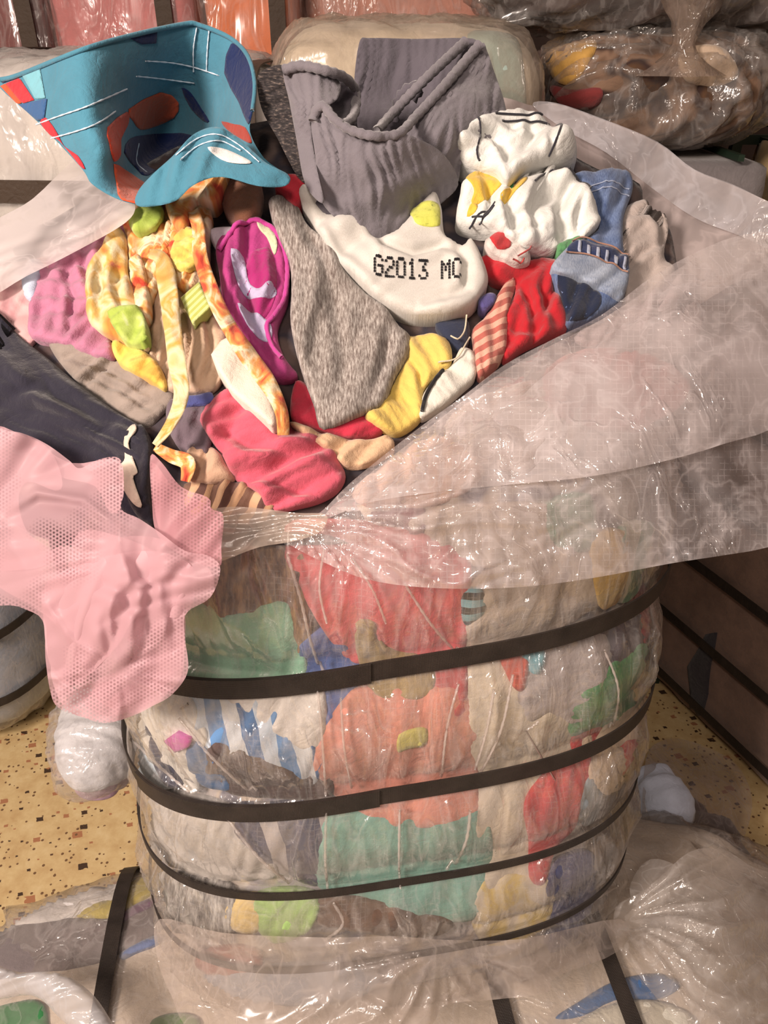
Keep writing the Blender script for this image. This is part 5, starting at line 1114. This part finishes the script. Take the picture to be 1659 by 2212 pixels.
# loose plastic around the base of the upright bale
pb = thing('crumpled_bag', 'crumpled clear plastic bag spilling over the lower right corner', 'plastic bag')
sheet('bag_film', [(1330, 1960), (1380, 1930), (1420, 1900), (1490, 1840), (1560, 1835), (1620, 1870), (1720, 1940), (1720, 2260), (1540, 2260), (1440, 2180), (1360, 2080), (1330, 2030)],
      [(1340, 1980, 0.66), (1490, 1840, 0.72), (1560, 1835, 0.74), (1720, 1940, 0.70), (1720, 2260, 0.50), (1440, 2180, 0.52), (1340, 2040, 0.60), (1550, 2000, 0.60), (1600, 2150, 0.53)], M['film_bag'], pb, (radial_folds(1340, 1990, 11.0, 0.010, 120, 5), (50, 60, 0.004, 0.6)), 41, film=True, step=6)
sheet('bag_film', [(1350, 1980), (1440, 1930), (1540, 1890), (1640, 1940), (1720, 2000), (1720, 2260), (1600, 2260), (1480, 2140), (1380, 2060)],
      [(1350, 1980, 0.67), (1540, 1890, 0.70), (1720, 2000, 0.66), (1720, 2260, 0.52), (1480, 2140, 0.56), (1380, 2060, 0.61), (1580, 2050, 0.60)], M['film_bag'], pb, (radial_folds(1340, 1990, 8.0, 0.010, 120, 6),), 42, film=True, step=7)
sheet('bag_film', [(1385, 1870), (1420, 1855), (1470, 1880), (1440, 1930), (1380, 1960), (1360, 1920)], [(1385, 1870, 0.75), (1470, 1880, 0.74), (1380, 1960, 0.68)], M['film_bag'], pb, ((40, 50, 0.005, 0.5),), 43, film=True)
pc = thing('loose_plastic', 'loose frosted plastic gathered under the foot of the upright bale', 'plastic sheet')
skm = film('frosted_foot_film', 0.36, rough=0.24, crinkle=0.9, gain=0.6, veil=(224, 200, 184))
sheet('sheet_film', [(345, 1985), (480, 2015), (700, 2025), (850, 2022), (960, 2030), (1130, 2028), (1340, 1985), (1335, 2055), (1200, 2110), (1180, 2145), (1060, 2160), (960, 2172), (900, 2230), (600, 2260), (420, 2230), (370, 2150), (340, 2070)],
      [(345, 1985, 0.61), (600, 2020, 0.54), (850, 2022, 0.54), (1130, 2028, 0.57), (1340, 2000, 0.64), (1180, 2145, 0.53), (960, 2170, 0.51), (700, 2110, 0.515), (430, 2090, 0.555), (340, 2070, 0.585), (900, 2230, 0.475), (600, 2260, 0.46), (420, 2230, 0.49)], skm, pc, (radial_folds(950, 2050, 9.0, 0.006, 100, 4), (70, 60, 0.004, 0.5)), 44, film=True, step=6)
pl = thing('plastic_roll', 'twisted frosted plastic strip at the lower left corner', 'plastic sheet')
sheet('strip_film', [(-40, 2080), (40, 2100), (120, 2100), (180, 2130), (225, 2180), (255, 2250), (190, 2250), (130, 2200), (70, 2150), (-40, 2160)], [(-40, 2080, 0.56), (120, 2100, 0.55), (225, 2180, 0.52), (255, 2250, 0.49), (130, 2200, 0.51), (-40, 2160, 0.54)], film('strip_frost', 0.75, rough=0.2, crinkle=0.9, gain=0.7, veil=(224, 214, 210)), pl, ((60, 30, 0.006, 0.4),), 46, film=True, step=5, puff=0.02, edge=30)
# --- light blue bale at the left
pbm = C('powder_blue', (170, 182, 204), 0.12)
b2, bb = box_bale('blue_bale', 'powder blue bale in silvery plastic at the left edge', (-1.10, 1.62, 0.30), (0.30, 0.34, 0.30), math.radians(-8), pbm, film('silver_wrap', 0.25, rough=0.16, crinkle=1.1, gain=0.85), [(2, 0.06), (2, -0.12)], n=4.0, seed=8)
wb = box_bale('white_bundle', 'small white bundle in clear film pressed against the left flank', at(212, 1590, 0.86), (0.062, 0.09, 0.058), 0.2, C('white_plastic_cloth', (214, 208, 210)), film('bundle_film', 0.14, rough=0.16, crinkle=0.7, gain=0.8), n=2.6, seed=12, cat='bundle', disp=0.006)
pk = superbox(at(222, 1632, 0.885), (0.052, 0.075, 0.045), 0.2, 2.6, 18, 0.006, 14)
tag(new_obj('pink_pouch', pk[0], pk[1], C('shiny_pink', (206, 160, 178), 0.1, 0.4, 0.1, spec=0.4), None, pk[2]), 'shiny pink pouch peeking out under the small white bundle', 'pouch')
# --- brown bale at the right
brown = C('brown_sacking', (140, 104, 84), 0.25)
u = np.array([-0.40, 0.917]); ninw = np.array([0.917, 0.40]); mid = np.array([0.80, 1.29]) + u * 0.16
cc = mid + ninw * 0.32
br, bb2 = box_bale('brown_bale', 'large brown sacking bale with black straps in the shade at right', (cc[0], cc[1], 0.50), (0.62, 0.32, 0.50), math.atan2(u[1], u[0]), brown, None, [(2, -0.40), (2, -0.22), (2, -0.04), (2, 0.14), (2, 0.32)], n=9.0, seed=5, disp=0.006, wid=0.024)
mk = on_box(bb2, 'stencil_mark', 'dark grey stencilled mark', 'mark', [(1525, 1370), (1550, 1365), (1545, 1400), (1535, 1440), (1530, 1500), (1510, 1580), (1488, 1580), (1492, 1500), (1485, 1440), (1510, 1400)], C('stencil_grey', (62, 54, 56)), 0.003, (), 0.0, 10, sub=1)
mk.parent = br; del mk['category']
# --- small things on the right of the floor
rb = thing('clear_bag', 'limp translucent bag on the floor beside the brown bale', 'plastic bag')
sheet('bag_film', [(1395, 1640), (1430, 1600), (1470, 1596), (1530, 1615), (1590, 1650), (1622, 1710), (1620, 1770), (1590, 1840), (1560, 1810), (1510, 1800), (1430, 1830), (1390, 1800)],
      [(1395, 1640, 1.08), (1470, 1596, 1.17), (1590, 1650, 1.14), (1622, 1710, 1.08), (1590, 1840, 0.96), (1430, 1830, 0.95), (1500, 1720, 1.01)], film('limp_film', 0.32, rough=0.3, crinkle=0.6, gain=0.4, veil=(196, 176, 168)), rb, ((20, 90, 0.010, 0.4), (100, 80, 0.005)), 51, film=True)
wh = superbox(at(1425, 1740, 1.02), (0.055, 0.07, 0.075), 0.3, 2.6, 16, 0.008, 4)
tag(new_obj('white_pouch', wh[0], wh[1], C('white_pouch_cloth', (206, 206, 218)), None, wh[2]), 'white rounded cloth pouch inside the limp bag', 'pouch')
mr = superbox(at_z(1470, 1840, 0.05), (0.13, 0.12, 0.05), 0.2, 2.4, 18, 0.02, 6)
tag(new_obj('maroon_cloth', mr[0], mr[1], C('dark_maroon', (44, 20, 26)), None, mr[2]), 'dark maroon cloth heap on the floor at right', 'cloth')
# --- stack behind: white bale, sheer bale on a support bale
sup, _ = box_bale('support_bale', 'long grey bale carrying the white bale and the sheer bale', (-0.35, 1.72, 0.36), (0.72, 0.26, 0.36), 0.0, M['packed'], M['film_back'], [(0, -0.4), (0, 0.3)], n=5.0, seed=31)
sb = C('strap_brown_plastic', (74, 58, 46), 0.1, 0.5, 0)
wbl, wbv = box_bale('white_bale', 'white plastic wrapped bale with brown straps behind the blue shorts', (-0.48, 1.62, 1.09), (0.33, 0.22, 0.37), math.radians(-4), C('white_packed', (226, 212, 200), 0.1), film('white_wrap', 0.45, rough=0.25, crinkle=0.8, gain=0.55, veil=(228, 212, 200)), [(0, -0.20), (2, 0.18), (0, 0.27)], n=6.0, seed=33, wid=0.036, smat=sb)
shb, shv = box_bale('sheer_bale', 'bale in loose sheer plastic with pale green side behind the grey shorts', (0.035, 1.66, 1.11), (0.24, 0.21, 0.40), math.radians(3), C('cream_sheer', (228, 204, 172), 0.1), film('sheer_wrap', 0.34, rough=0.2, crinkle=0.9, gain=0.7, veil=(206, 180, 156)), n=6.0, seed=35)
on_box(shv, 'pale_green_cloth', 'pale green cloth on the right side of the sheer bale', 'cloth', [(1010, 75), (1060, 70), (1110, 80), (1130, 140), (1130, 260), (1060, 260), (1020, 160)], C('pale_sage', (168, 182, 166)), 0.003)
# --- far row of tall bales
for nm, lab, x0, x1, cm, Y in [('pink_bale', 'dull red bale at the upper left corner', -80, 92, (128, 62, 58), 2.02), ('pink_bale', 'rose pink bale with brown straps behind the white bale', 98, 420, (206, 104, 100), 2.06),
                              ('orange_bale', 'bright orange bale with brown strap at the top edge', 436, 640, (238, 112, 30), 2.06), ('peach_bale', 'faded salmon bale at the top edge behind the sheer bale', 650, 1110, (206, 130, 104), 2.16)]:
    a, b = at(x0, 40, Y), at(x1, 40, Y); hw = (b[0] - a[0]) / 2
    box_bale(nm, lab, ((a[0] + b[0]) / 2, Y + 0.22, 0.93), (hw, 0.22, 0.93), 0.0, C(nm + '_cloth', cm, 0.15), film(nm + '_film', 0.14, rough=0.2, crinkle=1.0, gain=0.5), [(0, hw * 0.62)] if nm != 'peach_bale' else [], n=9.0, seed=hash_(lab) % 50, wid=0.036, smat=sb)
# --- rack with sacks at the right
gm = NT('dark_green_paint'); gmat = gm.done(gm.principled(lin((26, 44, 28)), 0.5, 0.4))
rack = thing('metal_rack', 'dark green metal rack carrying tied sacks at the upper right', 'rack')
def bar(name, p0, p1, w, mat, parent):
    p0, p1 = np.asarray(p0, float), np.asarray(p1, float); d = p1 - p0; L = np.linalg.norm(d); d /= L
    a = np.cross(d, [0, 0, 1.0]) if abs(d[2]) < 0.9 else np.array([1.0, 0, 0]); a /= np.linalg.norm(a); b = np.cross(d, a)
    V = [p + a * sx * w / 2 + b * sy * w / 2 for p in (p0, p1) for sx, sy in ((-1, -1), (1, -1), (1, 1), (-1, 1))]
    F = [[0, 1, 2, 3], [7, 6, 5, 4]] + [[k, 4 + k, 4 + (k + 1) % 4, (k + 1) % 4] for k in range(4)]
    return new_obj(name, V, F, mat, parent, smooth=False)
rx0, rx1 = at(1090, 180, 1.95)[0], at(1592, 300, 1.95)[0]
for x in (rx0, rx1, rx1 + 0.62):
    for y in (1.95, 2.35): bar('post', (x, y, 0), (x, y, 2.1), 0.022, gmat, rack)
for z in (0.95, 1.29):
    for y in (1.95, 2.35): bar('rail', (rx0, y, z), (rx1 + 0.62, y, z), 0.020, gmat, rack)
    for x in np.linspace(rx0 + 0.1, rx1 + 0.55, 7): bar('shelf_bar', (x, 1.64, z), (x, 2.35, z), 0.012, gmat, rack)
bar('post', at_z(1425, 1500, 0.0) * [1, 1, 0] + [0.0, 0.05, 0], at_z(1425, 1500, 0.0) * [1, 1, 0] + [0.0, 0.05, 1.0], 0.02, gmat, rack)
sk_c = at(1410, 190, 1.78)
sk, skv = box_bale('tied_sack', 'knotted clear sack of tan and rust clothes on the rack', (sk_c[0], 1.80, 1.405), (0.225, 0.17, 0.10), 0.0, packed_mat('tan_rust_clothes', [(72, 48, 36), (112, 80, 58), (136, 102, 78), (64, 44, 38), (98, 66, 42), (54, 38, 36)], 14), film('sack_film', 0.16, rough=0.18, crinkle=1.2, gain=0.7), n=2.5, seed=44, cat='sack', disp=0.02)
on_box(skv, 'yellow_cloth', 'yellow and cream cloth inside the knotted sack', 'cloth', [(1178, 120), (1230, 95), (1290, 90), (1275, 130), (1240, 180), (1200, 175)], C('ochre_yellow', (206, 150, 60), 0.3), 0.004)
on_box(skv, 'red_cloth', 'dark red cloth inside the knotted sack', 'cloth', [(1190, 185), (1240, 195), (1300, 190), (1290, 230), (1230, 235), (1200, 215)], C('dark_red', (136, 48, 46)), 0.004)
on_box(skv, 'cream_cloth', 'cream cloth inside the knotted sack', 'cloth', [(1470, 110), (1550, 100), (1595, 150), (1560, 185), (1480, 175)], C('cream_in_sack', (206, 172, 140)), 0.004)
kp = at(1490, 95, 1.60)
V = []; 
th = np.arange(24) / 24 * 2 * np.pi
prof = [(-0.05, 0.07), (-0.02, 0.03), (0.0, 0.018), (0.02, 0.022), (0.05, 0.04), (0.09, 0.06)]
for z, r in prof:
    rr = r * (1 + 0.25 * np.sin(th * 5 + z * 60)); V += list(np.stack([kp[0] + rr * np.cos(th), kp[1] + 0.03 + rr * np.sin(th) * 0.7, kp[2] + z + 0 * th], -1))
F = [[i * 24 + k, i * 24 + (k + 1) % 24, (i + 1) * 24 + (k + 1) % 24, (i + 1) * 24 + k] for i in range(len(prof) - 1) for k in range(24)]
new_obj('knot', V, F, film('knot_film', 0.35, rough=0.2, crinkle=1.4, gain=0.9, veil=(200, 168, 146)), sk, np.zeros((len(V), 2)))
dk_c = at(1420, 20, 1.80)
box_bale('dark_sack', 'dark brown sack resting on top of the knotted sack', (dk_c[0], 1.84, 1.63), (0.36, 0.19, 0.125), 0.05, C('dark_brown_sack', (74, 56, 50), 0.3), film('dark_film', 0.12, rough=0.2, crinkle=1.1, gain=0.6), n=3.0, seed=46, cat='sack', disp=0.02)
bx = superbox((rx1 + 0.17, 1.80, 1.145), (0.13, 0.16, 0.155), 0.0, 14.0, 8, 0.0, 1)
tag(new_obj('cardboard_box', bx[0], bx[1], C('buff_card', (206, 164, 96), 0.15), None, bx[2]), 'buff cardboard box on the rack behind the plastic hem', 'box')
bx = superbox((rx1 - 0.14, 1.80, 1.135), (0.10, 0.15, 0.145), 0.0, 14.0, 8, 0.0, 1)
tag(new_obj('grey_carton', bx[0], bx[1], C('grey_card', (128, 116, 112), 0.15), None, bx[2]), 'grey carton on the rack left of the buff box', 'box')
